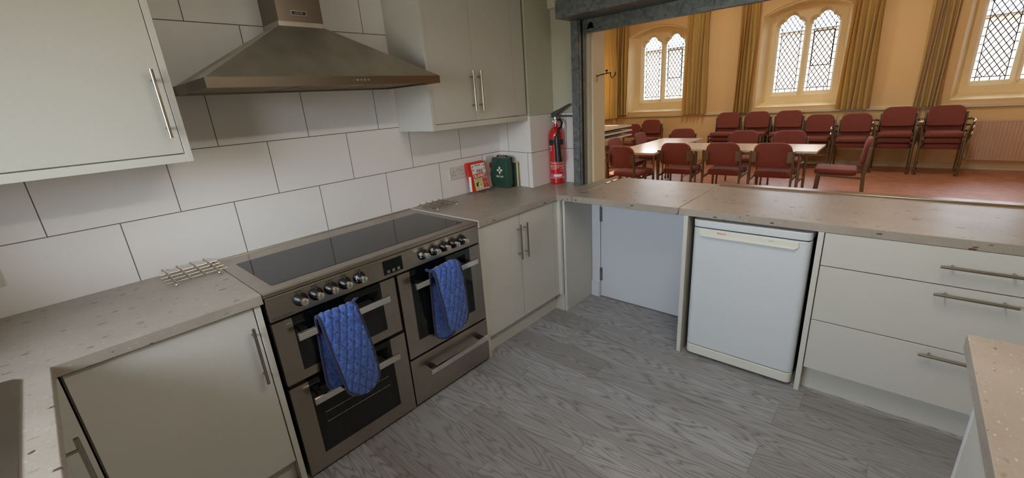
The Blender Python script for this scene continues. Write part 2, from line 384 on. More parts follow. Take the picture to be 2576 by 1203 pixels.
# kitchen half door under the lifting flap
dr = thing('door_1', 'white half door under the lift-up counter flap', None, (2.787, -1.1, 0)); dr['kind'] = 'structure'
box(2.787, 2.83, -1.555, -0.768, 0.006, ZB - 0.005).build('door_panel', M['white_gloss'], dr, 0.002)
mb = MB().box(2.78, 2.86, -0.765, -0.692, 0, ZB); mb.box(2.765, 2.79, -0.762, -0.692, 0, 0.13); mb.build('door_frame', M['white_gloss'], dr, 0.002)
for z0, z1 in ((0.627, 0.739), (0.141, 0.249)):
    mb = MB().box(2.781, 2.788, -0.782, -0.757, z0, z1); mb.tube([(2.781, -0.7665, z0), (2.781, -0.7665, z1)], 0.005, 8)
    mb.build('hinge', M['galv'], dr)
# kitchen window over the sink (outside the frame, it lights the room)
kw = thing('window_4', 'white kitchen window over the sink', None, (-1.07, -1.25, 1.12)); kw['kind'] = 'structure'
mb = MB()
for y in (-1.95, -1.27, -0.59): mb.box(-1.09, -1.04, y, y + 0.04, 1.12, 2.08)
for z in (1.12, 2.04): mb.box(-1.09, -1.04, -1.95, -0.55, z, z + 0.04)
mb.build('window_frame', M['white_gloss'], kw, 0.003)
box(-1.067, -1.063, -1.92, -0.58, 1.15, 2.05).build('window_pane', M['pane'], kw)
box(-1.03, -0.715, -1.94, -0.56, 1.12, 1.135).build('window_sill', M['white_gloss'], kw, 0.003)

# ---- hall walls with their pointed windows
def lancet(w, z0, zs, za, n=5):
    """cusped head: sides, a shoulder lobe each side and a pointed top lobe"""
    h = w / 2; pts = [(-h, z0), (-h, zs)]
    def arc(p, q, bulge):
        (x0, y0), (x1, y1) = p, q; out = []
        for i in range(1, n + 1):
            t = i / n; nx, ny = -(y1 - y0), (x1 - x0); L = math.hypot(nx, ny)
            b = bulge * 4 * t * (1 - t); out.append((x0 + (x1 - x0) * t + nx / L * b, y0 + (y1 - y0) * t + ny / L * b))
        return out
    hh = za - zs
    cusp = (-h * 0.50, zs + hh * 0.52)
    L = arc(pts[-1], cusp, 0.028) + arc(cusp, (0, za), 0.022)
    pts += L; R = [(-x, z) for x, z in reversed(L[:-1])]
    return pts + R + [(h, zs), (h, z0)]
def resize(poly, dx, dzb, dzt):
    xs = [p[0] for p in poly]; zs = [p[1] for p in poly]; h = (max(xs) - min(xs)) / 2; c = (max(xs) + min(xs)) / 2; z0, z1 = min(zs), max(zs)
    return [(c + (x - c) * (h + dx) / h, z - dzb if z < z0 + 1e-6 else z + dzt * min(1, max(0, (z - 2.3) / 0.4))) for x, z in poly]
def arch(hw, z0, zs, zc, n=10):
    pts = [(-hw, z0), (-hw, zs)]
    for i in range(1, n): t = i / n; x = -hw + 2 * hw * t; pts.append((x, zs + (zc - zs) * 4 * t * (1 - t)))
    return pts + [(hw, zs), (hw, z0)]
def sheet(mb, outline, holes, fn, d):
    polys = [[Vector((a, b, 0)) for a, b in outline]] + [[Vector((a, b, 0)) for a, b in h] for h in holes]
    tris = tessellate_polygon(polys); flat = [p for q in polys for p in q]
    mb.add([fn(p.x, p.y, d) for p in flat], tris)
def inside(poly, x, z):
    c = False; j = len(poly) - 1
    for i in range(len(poly)):
        xi, zi = poly[i]; xj, zj = poly[j]
        if (zi > z) != (zj > z) and x < (xj - xi) * (z - zi) / (zj - zi) + xi: c = not c
        j = i
    return c
REC = arch(0.68, 1.083, 2.745, 2.93)
RECB = arch(0.59, 1.165, 2.745, 2.90)
GL = lancet(0.415, 1.345, 2.535, 2.735)
def hall_window(name, fn, loc, label):
    w = thing(name, label, None, loc); w['kind'] = 'structure'
    mb = MB(); mb.loft([[fn(a, b, 0) for a, b in REC], [fn(a, b, 0.30) for a, b in RECB]], cap=False)
    holes = []
    for c in (-0.265, 0.265):
        outer = [(x + c, z) for x, z in resize(GL, 0.045, 0.075, 0.06)]; inner = [(x + c, z) for x, z in GL]
        holes.append(outer)
        mb.loft([[fn(a, b, 0.30) for a, b in outer], [fn(a, b, 0.41) for a, b in inner], [fn(a, b, 0.43) for a, b in inner]], cap=False)
    sheet(mb, RECB, holes, fn, 0.30)
    mb.build('stone_surround', M['stone'], w)
    # raised hood moulding under the arch
    hm = MB(); pr = [p for p in arch(0.66, 1.2, 2.76, 2.93, 14)[1:-1]]
    hm.loft([[fn(a, b - 0.01, 0.02), fn(a, b - 0.03, 0.03), fn(a, b - 0.03, 0.07), fn(a, b + 0.01, 0.07)] for a, b in pr]); hm.build('arch_moulding', M['stone'], w)
    for i, c in enumerate((-0.265, 0.265)):
        inner = [(x + c, z) for x, z in GL]
        g = MB(); g.loft([[fn(a, b, 0.418) for a, b in inner], [fn(a, b, 0.422) for a, b in inner]]); pane = g.build('leaded_pane', M['pane'], w)
        ld = MB(); r = 0.0062
        def seg(p, q):
            ld.tube([fn(p[0], p[1], 0.415), fn(q[0], q[1], 0.415)], r, 5)
        core = [(x + c, z) for x, z in resize(GL, -0.045, -0.055, -0.03)]
        dw, dh = 0.080, 0.122
        for sgn in (1, -1):
            for kk in range(-24, 26):
                run = None; prev = None
                for t in range(0, 300):
                    z = 1.35 + t * 0.005; x = c + sgn * (z - 2.0) * dw / dh + kk * dw
                    ok = inside(core if z < 2.5 else inner, x, z)
                    if ok and run is None: run = (x, z)
                    if not ok and run is not None: seg(run, prev); run = None
                    prev = (x, z)
        xe = 0.415 / 2 - 0.045
        for s_ in (-1, 1):
            seg((c + s_ * xe, 1.345), (c + s_ * xe, 2.56))
            for q in range(10): zz = 1.40 + q * 0.122; seg((c + s_ * xe, zz), (c + s_ * (xe + 0.043), zz))
        seg((c - 0.2, 1.40), (c + 0.2, 1.40))
        for q in range(3): seg((c - 0.11 + q * 0.11, 1.345), (c - 0.11 + q * 0.11, 1.40))
        ld.build('lead_lattice', M['lead'], pane)
        if i == 1:
            fr = MB(); x0, x1, z0, z1 = c - 0.155, c + 0.155, 1.80, 2.40
            for p, q in (((x0, z0), (x1, z0)), ((x1, z0), (x1, z1)), ((x1, z1), (x0, z1)), ((x0, z1), (x0, z0))):
                fr.tube([fn(p[0], p[1], 0.408), fn(q[0], q[1], 0.408)], 0.008, 6)
            fr.build('opening_casement', M['lead'], w)
    return w
YCS = (2.05, -0.735, -3.53)
holes = [[(a + yc, b) for a, b in REC] for yc in YCS]
mb = MB(); sheet(mb, [(-5.6, 0), (3.05, 0), (3.05, 4.2), (-5.6, 4.2)], holes, lambda a, b, d: (XH + d, a, b), 0)
struct('wall_far', mb, M['hall_wall'], 'cream hall wall with the pointed windows')
nm = ('corner', 'middle', 'right-hand')
for i, yc in enumerate(YCS):
    # far-wall windows seen from inside: the lancet with the opening casement is the right one (toward -y)
    hall_window('window_%d' % (i + 1), (lambda yc: (lambda a, b, d: (XH + d, yc - a, b)))(yc), (XH, yc, 1.083), ('leaded twin lancet window nearest the hall corner', 'middle leaded twin lancet window of the hall', 'leaded twin lancet window cut by the right edge')[i])
holes = [[(a + xc, b) for a, b in REC] for xc in (8.9, 5.3)]
mb = MB(); sheet(mb, [(2.9, 0), (XH + .1, 0), (XH + .1, 4.2), (2.9, 4.2)], holes, lambda a, b, d: (a, 3.03 + d, b), 0)
struct('wall_hall_left', mb, M['hall_wall'], 'left wall of the hall')
for i, xc in enumerate((8.9, 5.3)):
    hall_window('window_%d' % (i + 5), (lambda xc: (lambda a, b, d: (xc + a, 3.03 + d, b)))(xc), (xc, 3.03, 1.083), 'leaded window in the left wall of the hall, hidden behind the hatch jamb')
struct('wall_hall_right', box(2.9, 10.13, -5.7, -5.6, 0, 4.2), M['hall_wall'], 'right wall of the hall')
# dado rails and skirtings
mb = MB().box(XH - 0.035, XH, -5.6, 3.03, 0.965, 0.995); mb.box(XH - 0.02, XH, -5.6, 3.03, 0.995, 1.02)
struct('trim_7', mb, M['cream_trim'], 'cream dado rail under the hall windows', bevel=0.006)
struct('trim_8', box(3.012, XH - 0.035, 2.995, 3.03, 0.965, 0.995), M['cream_trim'], 'dado rail on the left wall of the hall', bevel=0.006)
mb = MB()
struct('baseboard_far', box(XH - 0.02, XH, -5.6, 3.03, 0, 0.085), M['cream_trim'], 'cream skirting board below the hall windows', bevel=0.004)
struct('baseboard_left', box(3.012, XH - 0.02, 3.01, 3.03, 0, 0.14), M['white_gloss'], 'white skirting on the left wall of the hall', bevel=0.004)

# ------------------------------------------------------------------ worktops
def wt(name, mb, m, label, loc):
    t = thing(name, label, 'worktop', loc); return t
t = thing('worktop', 'stone-effect worktop in the left corner, turning under the sink', 'worktop', (-0.745, -0.66, ZB))
mb = MB(); poly = [(-0.745, 0), (0.479, 0), (0.479, YF), (-0.085, YF), (-0.085, -2.58), (-0.745, -2.58)]
mb.prism(poly, lambda a, b, d: (a, b, d), ZB, ZW); mb.build('slab', M['worktop'], t, 0.0025)
t = thing('worktop', 'stone-effect worktop between the cooker and the corner pillar', 'worktop', (1.628, -0.66, ZB))
mb = MB(); mb.prism([(1.628, 0), (2.555, 0), (2.505, -0.359), (2.792, -0.359), (2.792, -0.66), (3.02, -0.672), (3.02, -0.787), (XR, -0.787), (XR, YF), (1.628, YF)], lambda a, b, d: (a, b, d), ZB, ZW)
mb.build('slab', M['worktop'], t, 0.002)
mb = MB().box(1.622, 1.628, YF - 0.002, 0, ZB, ZW + 0.001); mb.build('end_cap', M['white_gloss'], t)
t = thing('counter_flap', 'lift-up section of the hatch counter above the white half door', 'counter flap', (2.7, -1.15, ZB))
box(XR, 3.1, -1.505, -0.790, ZB, ZW).build('slab', M['worktop_side'], t, 0.002)
for x, dy in ((2.83, 0), (2.93, 0.0)):
    mb = MB().box(x, x + 0.06, -0.80 + dy, -0.778 + dy, ZW, ZW + 0.003); mb.tube([(x, -0.789, ZW + 0.004), (x + 0.06, -0.789, ZW + 0.004)], 0.004, 8); mb.build('hinge', M['nickel'], t)
t = thing('worktop', 'long stone-effect hatch counter over the dishwasher and drawers', 'worktop', (2.7, -2.3, ZB))
box(XR, 3.1, -3.095, -1.508, ZB, ZW).build('slab', M['worktop_side'], t, 0.002)
solo(MB().prism([(3.04, ZW), (3.04, ZW + 0.006), (3.05, ZW + 0.009), (3.14, ZW + 0.004), (3.14, ZW - 0.02), (3.1, ZW - 0.02), (3.1, ZW)], lambda a, b, d: (a, d, b), -3.1, -1.52), 'counter_edging', M['strip_wood'],
     'narrow varnished wooden strip along the hall edge of the counter', 'edging strip', (3.09, -2.3, ZW))
t = thing('worktop', 'stone-effect worktop end jutting into the bottom right corner', 'worktop', (1.0, -2.6, ZB))
box(-0.745, 1.485, -3.24, -2.581, ZB, ZW).build('slab', M['worktop'], t, 0.002)
# small dark burn on the counter near the shutter guide
mb = MB()
for cx, cy, rx, ry in ((2.506, -0.80, 0.016, 0.006), (2.53, -0.815, 0.012, 0.005), (2.49, -0.785, 0.009, 0.004)):
    mb.prism([(cx + rx * math.cos(a) * (1 + .2 * math.sin(3 * a)), cy + ry * math.sin(a)) for a in [i * PI / 6 for i in range(12)]], lambda a, b, d: (a, b, d), ZW - 0.0005, ZW + 0.0012)
solo(mb, 'scorch_mark', M['brass_dark'], 'small dark mark on the counter in front of the shutter guide', 'mark', (2.506, -0.80, ZW))
# sink
t = thing('sink', 'stainless steel sink edge at the lower left of the worktop', 'sink', (-0.40, -1.4, ZW))
rim = rrect(0.52, 1.05, 0.03, 5, -0.404, -1.19)
inn = rrect(0.44, 0.95, 0.05, 5, -0.404, -1.19)
mb = MB(); up = [(a, b, ZW + 0.004) for a, b in rim]; lo = [(a, b, ZW - 0.001) for a, b in rim]; i0 = [(a, b, ZW + 0.003) for a, b in inn]
i1 = [(a * .98 - .008, b * .99 - .012, ZW - 0.012) for a, b in inn]
mb.loft([lo, up, i0, i1]); mb.build('drainer', M['steel'], t, smooth=True)
mb = MB()
for q in range(7): x = -0.58 + q * 0.055; mb.tube([(x, -0.80, ZW - 0.010), (x, -1.5, ZW - 0.012)], 0.004, 6)
mb.build('drainer_ridges', M['steel'], t, smooth=True)

# ------------------------------------------------------------------ handles
def bar_handle(parent, a, b, out, m=None, r=0.006, so=0.034, inset=0.035):
    """bar from a to b (points on the door face), standing off along out; mounts as sub-parts"""
    m = m or M['nickel']; a, b, out = Vector(a), Vector(b), Vector(out); d = (b - a).normalized()
    h = MB().tube([a + out * so, b + out * so], r, 12).build('handle', m, parent, smooth=True)
    for p in (a + d * inset, b - d * inset): MB().tube([p, p + out * so], r * 0.8, 8).build('handle_mount', m, h, smooth=True)
    return h
# ------------------------------------------------------------------ base units
c = thing('base_cabinet', 'low cabinet with one door left of the range cooker', 'cabinet', (0.2, -0.35, 0))
box(-0.08, 0.445, -0.62, -0.02, 0.125, ZB).build('carcass', M['unit'], c)
d = box(-0.074, 0.443, -0.64, -0.62, 0.128, ZB - 0.008).build('door', M['unit'], c, 0.0012)
bar_handle(d, (0.419, -0.64, 0.552), (0.419, -0.64, 0.796), (0, -1, 0))
box(0.447, 0.469, -0.645, -0.02, 0, ZB).build('end_panel', M['unit_edge'], c, 0.001)
box(-0.10, 0.446, -0.59, -0.575, 0, 0.123).build('plinth', M['unit'], c)
c = thing('sink_cabinet', 'low cabinet under the sink, its steel handle at the lower left corner', 'cabinet', (-0.4, -1.5, 0))
box(-0.74, -0.136, -2.5, -0.66, 0.125, ZB).build('carcass', M['unit'], c)
MB().box(-0.135, -0.083, -0.652, -0.64, 0.125, ZB - 0.003).box(-0.135, -0.117, -0.672, -0.652, 0.125, ZB - 0.003).build('corner_post', M['unit'], c, 0.001)
d = box(-0.135, -0.115, -1.30, -0.675, 0.128, ZB - 0.008).build('door', M['unit'], c, 0.0012)
bar_handle(d, (-0.115, -0.905, 0.545), (-0.115, -0.905, 0.79), (1, 0, 0), so=0.035)
box(-0.135, -0.115, -1.90, -1.304, 0.128, ZB - 0.008).build('door', M['unit'], c, 0.0012)
box(-0.135, -0.115, -2.50, -1.904, 0.128, ZB - 0.008).build('door', M['unit'], c, 0.0012)
box(-0.17, -0.155, -2.5, -0.6, 0, 0.123).build('plinth', M['unit'], c)
c = thing('base_cabinet', 'low two-door cabinet between the range cooker and the corner', 'cabinet', (2.0, -0.35, 0))
box(1.652, 2.40, -0.62, -0.02, 0.13, ZB).build('carcass', M['unit'], c)
box(1.629, 1.649, -0.645, -0.02, 0, ZB).build('end_panel', M['unit_edge'], c, 0.001)
dl = box(1.652, 1.997, -0.64, -0.62, 0.138, ZB - 0.007).build('door', M['unit'], c, 0.0012)
dr_ = box(2.001, 2.358, -0.64, -0.62, 0.138, ZB - 0.007).build('door', M['unit'], c, 0.0012)
bar_handle(dl, (1.972, -0.64, 0.566), (1.972, -0.64, 0.80), (0, -1, 0)); bar_handle(dr_, (2.036, -0.64, 0.566), (2.036, -0.64, 0.80), (0, -1, 0))
box(2.361, 2.40, -0.64, -0.62, 0.138, ZB - 0.003).build('filler', M['unit'], c, 0.001)
box(2.40, 2.425, -0.668, -0.62, 0.138, ZB - 0.001).build('corner_post', M['unit_edge'], c, 0.001)
MB().box(1.65, 2.42, -0.59, -0.575, 0, 0.136).box(2.42, 2.435, -0.668, -0.575, 0, 0.136).build('plinth', M['unit'], c)
box(2.428, 2.785, -0.690, -0.669, 0, ZB).build('side_panel', M['unit'], c, 0.001)
# hatch-side units
solo(box(2.374, 2.795, -1.563, -1.540, 0, ZB), 'end_panel', M['unit_edge'], 'upright panel between the white half door and the dishwasher', 'panel', (2.58, -1.55, 0), bevel=0.001)
c = thing('drawer_unit', 'wide unit of three drawers right of the dishwasher', 'drawer unit', (2.6, -2.7, 0))
box(2.40, 2.795, -3.2, -2.185, 0.14, ZB).build('carcass', M['unit'], c)
box(2.374, 2.795, -2.183, -2.160, 0, ZB).build('end_panel', M['unit_edge'], c, 0.001)
box(2.435, 2.45, -3.2, -2.184, 0, 0.148).build('plinth', M['unit'], c)
for z0, z1, hz in ((0.709, ZB - 0.002, 0.795), (0.4235, 0.7045, 0.674), (0.148, 0.419, 0.389)):
    d = box(2.379, 2.40, -3.2, -2.187, z0, z1).build('drawer', M['unit'], c, 0.0012)
    bar_handle(d, (2.379, -2.578, hz), (2.379, -2.812, hz), (-1, 0, 0), so=0.034)
c = thing('base_cabinet', 'white-sided cabinet under the worktop end at the bottom right', 'cabinet', (0.9, -2.9, 0))
box(-0.05, 1.20, -3.22, -2.60, 0.12, ZB).build('carcass', M['unit'], c)
box(1.20, 1.222, -3.22, -2.583, 0, ZB).build('end_panel', M['white_gloss'], c, 0.0015)
box(0.605, 1.198, -2.60, -2.583, 0.13, ZB - 0.003).build('door', M['unit'], c, 0.0012)
box(0.0, 0.60, -2.60, -2.583, 0.13, ZB - 0.003).build('door', M['unit'], c, 0.0012)

# ------------------------------------------------------------------ wall cabinets
YC = -0.34
c = thing('wall_cabinet', 'large wall cabinet filling the top left corner', 'wall cabinet', (0.1, -0.17, 1.407))
box(-0.745, 0.437, YC + 0.022, -0.001, 1.437, 2.2).build('carcass', M['unit'], c)
box(0.438, 0.460, YC - 0.003, -0.001, 1.407, 2.2).build('end_panel', M['unit_edge'], c, 0.001)
d = box(-0.16, 0.436, YC, YC + 0.02, 1.441, 2.198).build('door', M['unit'], c, 0.0012)
bar_handle(d, (0.406, YC, 1.500), (0.406, YC, 1.737), (0, -1, 0))
box(-0.745, -0.164, YC, YC + 0.02, 1.441, 2.198).build('door', M['unit'], c, 0.0012)
box(-0.745, 0.4375, YC - 0.001, YC + 0.016, 1.407, 1.437).build('pelmet', M['unit_edge'], c, 0.001)
c = thing('wall_cabinet', 'two-door wall cabinet right of the extractor hood', 'wall cabinet', (2.06, -0.17, 1.407))
box(1.657, 2.486, YC + 0.022, -0.001, 1.445, 2.3).build('carcass', M['unit'], c)
box(1.634, 1.6565, YC - 0.002, -0.001, 1.407, 2.3).build('end_panel', M['unit_edge'], c, 0.001)
dl = box(1.6575, 1.996, YC, YC + 0.02, 1.4445, 2.298).build('door', M['unit'], c, 0.0012)
dr_ = box(1.9985, 2.368, YC, YC + 0.02, 1.4445, 2.298).build('door', M['unit'], c, 0.0012)
bar_handle(dl, (1.965, YC, 1.502), (1.965, YC, 1.737), (0, -1, 0), so=0.036); bar_handle(dr_, (2.030, YC, 1.502), (2.030, YC, 1.737), (0, -1, 0), so=0.036)
box(2.3705, 2.486, YC, YC + 0.02, 1.4445, 2.298).build('filler', M['unit'], c, 0.001)
box(1.6575, 2.497, YC - 0.001, YC + 0.016, 1.407, 1.4395).build('pelmet', M['unit_edge'], c, 0.001)

# ------------------------------------------------------------------ extractor hood
c = thing('extractor_hood', 'wide stainless steel pyramid extractor hood over the range cooker', 'extractor hood', (1.065, -0.25, 1.66))
x0, x1, yf = 0.53, 1.605, -0.49
cx0, cx1, cyf, zt = 0.955, 1.165, -0.19, 1.945
mb = MB()
mb.loft([[(x0, -0.001, 1.70), (x0, yf, 1.70), (x1, yf, 1.70), (x1, -0.001, 1.70)], [(cx0, -0.001, zt), (cx0, cyf, zt), (cx1, cyf, zt), (cx1, -0.001, zt)]])
mb.build('canopy', M['hood_steel'], c, 0.001)
mb = MB(); o_ = [(x0, -0.001), (x0, yf), (x1, yf), (x1, -0.001)]; i_ = [(x0 + .012, -0.012), (x0 + .012, yf + .012), (x1 - .012, yf + .012), (x1 - .012, -0.012)]
mb.loft([[(a, b, 1.70) for a, b in o_], [(a, b, 1.663) for a, b in o_], [(a, b, 1.663) for a, b in i_], [(a, b, 1.68) for a, b in i_]], cap=False)
mb.build('rim', M['hood_dim'], c)
for q in range(3):
    a = x0 + 0.02 + q * 0.346; f_ = MB().box(a, a + 0.342, yf + 0.02, -0.02, 1.672, 1.678)
    for r_ in range(12): f_.box(a + 0.02, a + 0.32, yf + 0.05 + r_ * 0.034, yf + 0.062 + r_ * 0.034, 1.669, 1.672)
    f_.build('grease_filter', M['steel'], c)
box(cx0, cx1, cyf, -0.001, zt + 0.016, 2.43).build('chimney', M['hood_dim'], c, 0.001)
box(cx0 - 0.003, cx1 + 0.003, cyf - 0.003, -0.001, zt - 0.004, zt + 0.018).build('collar', M['hood_steel'], c, 0.001)
bd = MB().prism(rrect(0.074, 0.021, 0.006, 4, 1.052, 2.0), lambda a, b, d: (a, d, b), cyf - 0.004, cyf).build('badge', M['chrome'], c)
bf = MB().prism(rrect(0.064, 0.014, 0.003, 4, 1.052, 2.0), lambda a, b, d: (a, d, b), cyf - 0.005, cyf - 0.004).build('badge_plate', M['black'], bd)
text('LEISURE', 0.0125, lambda a, b: (1.052 + a, cyf - 0.0056, 2.0 + b), M['chrome'], bd, sx=0.95)
for q in range(5):
    xx = 1.106 + q * 0.0182; rr = (0.0022, 0.0055, 0.0055, 0.0055, 0.0055)[q]
    MB().lathe([(rr * .8, -0.004), (rr, -0.002), (rr, 0)], (xx, yf, 1.683), 'y', 12).build('control_button', M['chrome'], c, smooth=True)

# ------------------------------------------------------------------ range cooker
ck = thing('range_cooker', 'stainless steel range cooker with black glass hob, three ovens and chrome handles', 'cooker', (1.05, -0.35, 0))
CX0, CX1 = 0.484, 1.614
box(CX0 + 0.008, CX1 - 0.008, -0.615, -0.03, 0.02, 0.885).build('body', M['black'], ck)
mb = MB().box(CX0 - 0.004, CX1 + 0.003, -0.664, -0.03, 0.889, 0.9095); mb.build('hob_surround', M['steel'], ck, 0.003)
box(CX0, CX1, -0.022, -0.006, 0.885, 0.9125).build('rear_trim', M['tube_grey'], ck, 0.002)
box(CX0, CX1, -0.03, -0.022, 0.885, 0.911).build('rear_lip', M['steel'], ck, 0.001)
MB().prism(rrect(1.028, 0.438, 0.012, 5, 1.051, -0.378), lambda a, b, d: (a, b, d), 0.9092, 0.9105).build('hob_glass', M['black_glass'], ck)
YP = -0.66
pn = MB().box(CX0, CX1, YP, -0.62, 0.785, 0.8855).build('control_panel', M['steel'], ck, 0.002)
MB().box(CX0 + .004, CX1 - .004, YP + 0.006, -0.63, 0.882, 0.89).build('panel_gap', M['black'], ck)
# knobs: black skirt, tapered collar and chrome grip
for q, kx in enumerate((0.610, 0.674, 0.738, 0.802, 0.872, 1.222, 1.292, 1.360, 1.424, 1.486)):
    kz = 0.838 if q < 5 else 0.838
    kb = MB().lathe([(0.0285, 0), (0.0285, -0.006), (0.0265, -0.010), (0.0165, -0.030), (0.0150, -0.031), (0.0150, 0)], (kx, YP, kz), 'y', 28).build('knob', M['black'], ck, smooth=True)
    MB().lathe([(0.0140, -0.028), (0.0152, -0.040), (0.0145, -0.048), (0.010, -0.0500), (0.0, -0.0502)], (kx, YP, kz), 'y', 20).build('knob_cap', M['chrome'], kb, smooth=True)
    MB().box(kx - 0.0022, kx + 0.0022, YP - 0.0545, YP - 0.046, kz - 0.0135, kz + 0.0135).build('knob_grip', M['chrome'], kb, 0.001)
    MB().box(kx - 0.0012, kx + 0.0012, YP - 0.0125, YP - 0.010, kz + 0.0225, kz + 0.0262).build('pointer', M['white_print'], kb)
    mk = MB()      # printed ring symbol above the knob
    for s_ in range(3): mk.box(kx - 0.013 + s_ * 0.009, kx - 0.008 + s_ * 0.009, YP - 0.0006, YP, kz + 0.032, kz + 0.037)
    mk.build('printed_symbol', M['black_print'], ck)
    if q in (4, 5, 6):
        for s_ in range(3):
            a = math.radians(140 + s_ * 28)
            MB().box(kx + 0.0215 * math.cos(a) - 0.003, kx + 0.0215 * math.cos(a) + 0.003, YP - 0.0195, YP - 0.012, kz + 0.0215 * math.sin(a) - 0.003, kz + 0.0215 * math.sin(a) + 0.003).build('dial_mark', M['white_print'], kb)
dp = MB().box(0.995, 1.101, YP - 0.0015, YP, 0.801, 0.871).build('clock_display', M['oven_glass'], ck)
for s_ in range(3):
    mb = MB(); cx = 1.020 + s_ * 0.028; r0, r1 = rrect(0.013, 0.013, 0.002, 2, cx, 0.814), rrect(0.0115, 0.0115, 0.002, 2, cx, 0.814)
    n_ = len(r0); mb.add([(a, YP - 0.002, b) for a, b in r0] + [(a, YP - 0.002, b) for a, b in r1], [(i, (i + 1) % n_, (i + 1) % n_ + n_, i + n_) for i in range(n_)])
    mb.box(cx - 0.003, cx + 0.003, YP - 0.002, YP - 0.0015, 0.8134, 0.8146)
    if s_: mb.box(cx - 0.0006, cx + 0.0006, YP - 0.002, YP - 0.0015, 0.811, 0.817)
    mb.build('touch_key', M['white_print'], dp)
text('COOK-CENTRE', 0.0125, lambda a, b: (0.531 + a, YP - 0.0006, 0.795 + b), M['black_print'], ck, sx=0.95)
def flat_handle(parent, x0, x1, zt, h=0.030, y=YP):
    yo = y - 0.062
    hd = MB().prism([(yo, zt), (yo + 0.012, zt + 0.002), (yo + 0.016, zt - 0.004), (yo + 0.010, zt - h), (yo + 0.002, zt - h)], lambda a, b, d: (d, a, b), x0, x1).build('handle', M['chrome'], parent, 0.0015)
    for xx in (x0 + 0.03, x1 - 0.052): MB().box(xx, xx + 0.022, yo + 0.012, y, zt - 0.026, zt - 0.006).build('handle_bracket', M['black'], hd, 0.001)
def oven_door(x0, x1, z0, z1, wx0, wx1, wz0, hz, racks=()):
    """steel door with a full-height dark band cut in; glass panel from wz0 to the top edge"""
    d = MB()
    d.box(x0, wx0, YP, -0.632, z0, z1).box(wx1, x1, YP, -0.632, z0, z1).box(wx0, wx1, YP, -0.632, z0, wz0)
    dd = d.build('oven_door', M['steel'], ck)
    g = MB().box(wx0 - 0.001, wx1 + 0.001, YP + 0.001, -0.634, wz0 - 0.001, z1).build('glass_panel', M['oven_glass'], dd)
    inner = MB().prism(rrect(wx1 - wx0 - 0.07, hz - 0.05 - wz0, 0.02, 4, (wx0 + wx1) / 2, (wz0 + hz - 0.03) / 2), lambda a, b, d_: (a, d_, b), YP + 0.0004, YP + 0.001)
    inner.build('inner_window', M['oven_inner'], g)
    for rz in racks:
        r_ = MB().tube([(wx0 + 0.04, YP - 0.0002, rz), (wx1 - 0.04, YP - 0.0002, rz)], 0.0012, 6)
        if rz < 0.27:
            for s_ in range(9): xx = wx0 + 0.06 + s_ * 0.034; r_.tube([(xx, YP - 0.0002, rz), (xx + .003, YP - 0.0002, rz + 0.005)], 0.001, 4)
        r_.build('oven_rack', M['nickel'], g)
    flat_handle(dd, wx0 - 0.008, wx1 + 0.008, hz)
    return dd
M['oven_inner'] = mat('greenish_inner_oven_glass', (17, 21, 20), 0.08)
oven_door(CX0, 1.043, 0.490, 0.776, 0.560, 0.965, 0.530, 0.722)
oven_door(CX0, 1.048, 0.018, 0.471, 0.561, 0.965, 0.092, 0.412, racks=(0.285, 0.235))
oven_door(1.060, CX1, 0.303, 0.776, 1.130, 1.536, 0.385, 0.722)
box(CX0 + 0.01, CX1 - 0.01, -0.640, -0.615, 0.012, 0.80).build('door_gasket', M['black'], ck)
dw_ = box(1.056, CX1, YP, -0.632, 0.020, 0.291).build('storage_drawer', M['steel'], ck, 0.001)
flat_handle(dw_, 1.136, 1.578, 0.222)

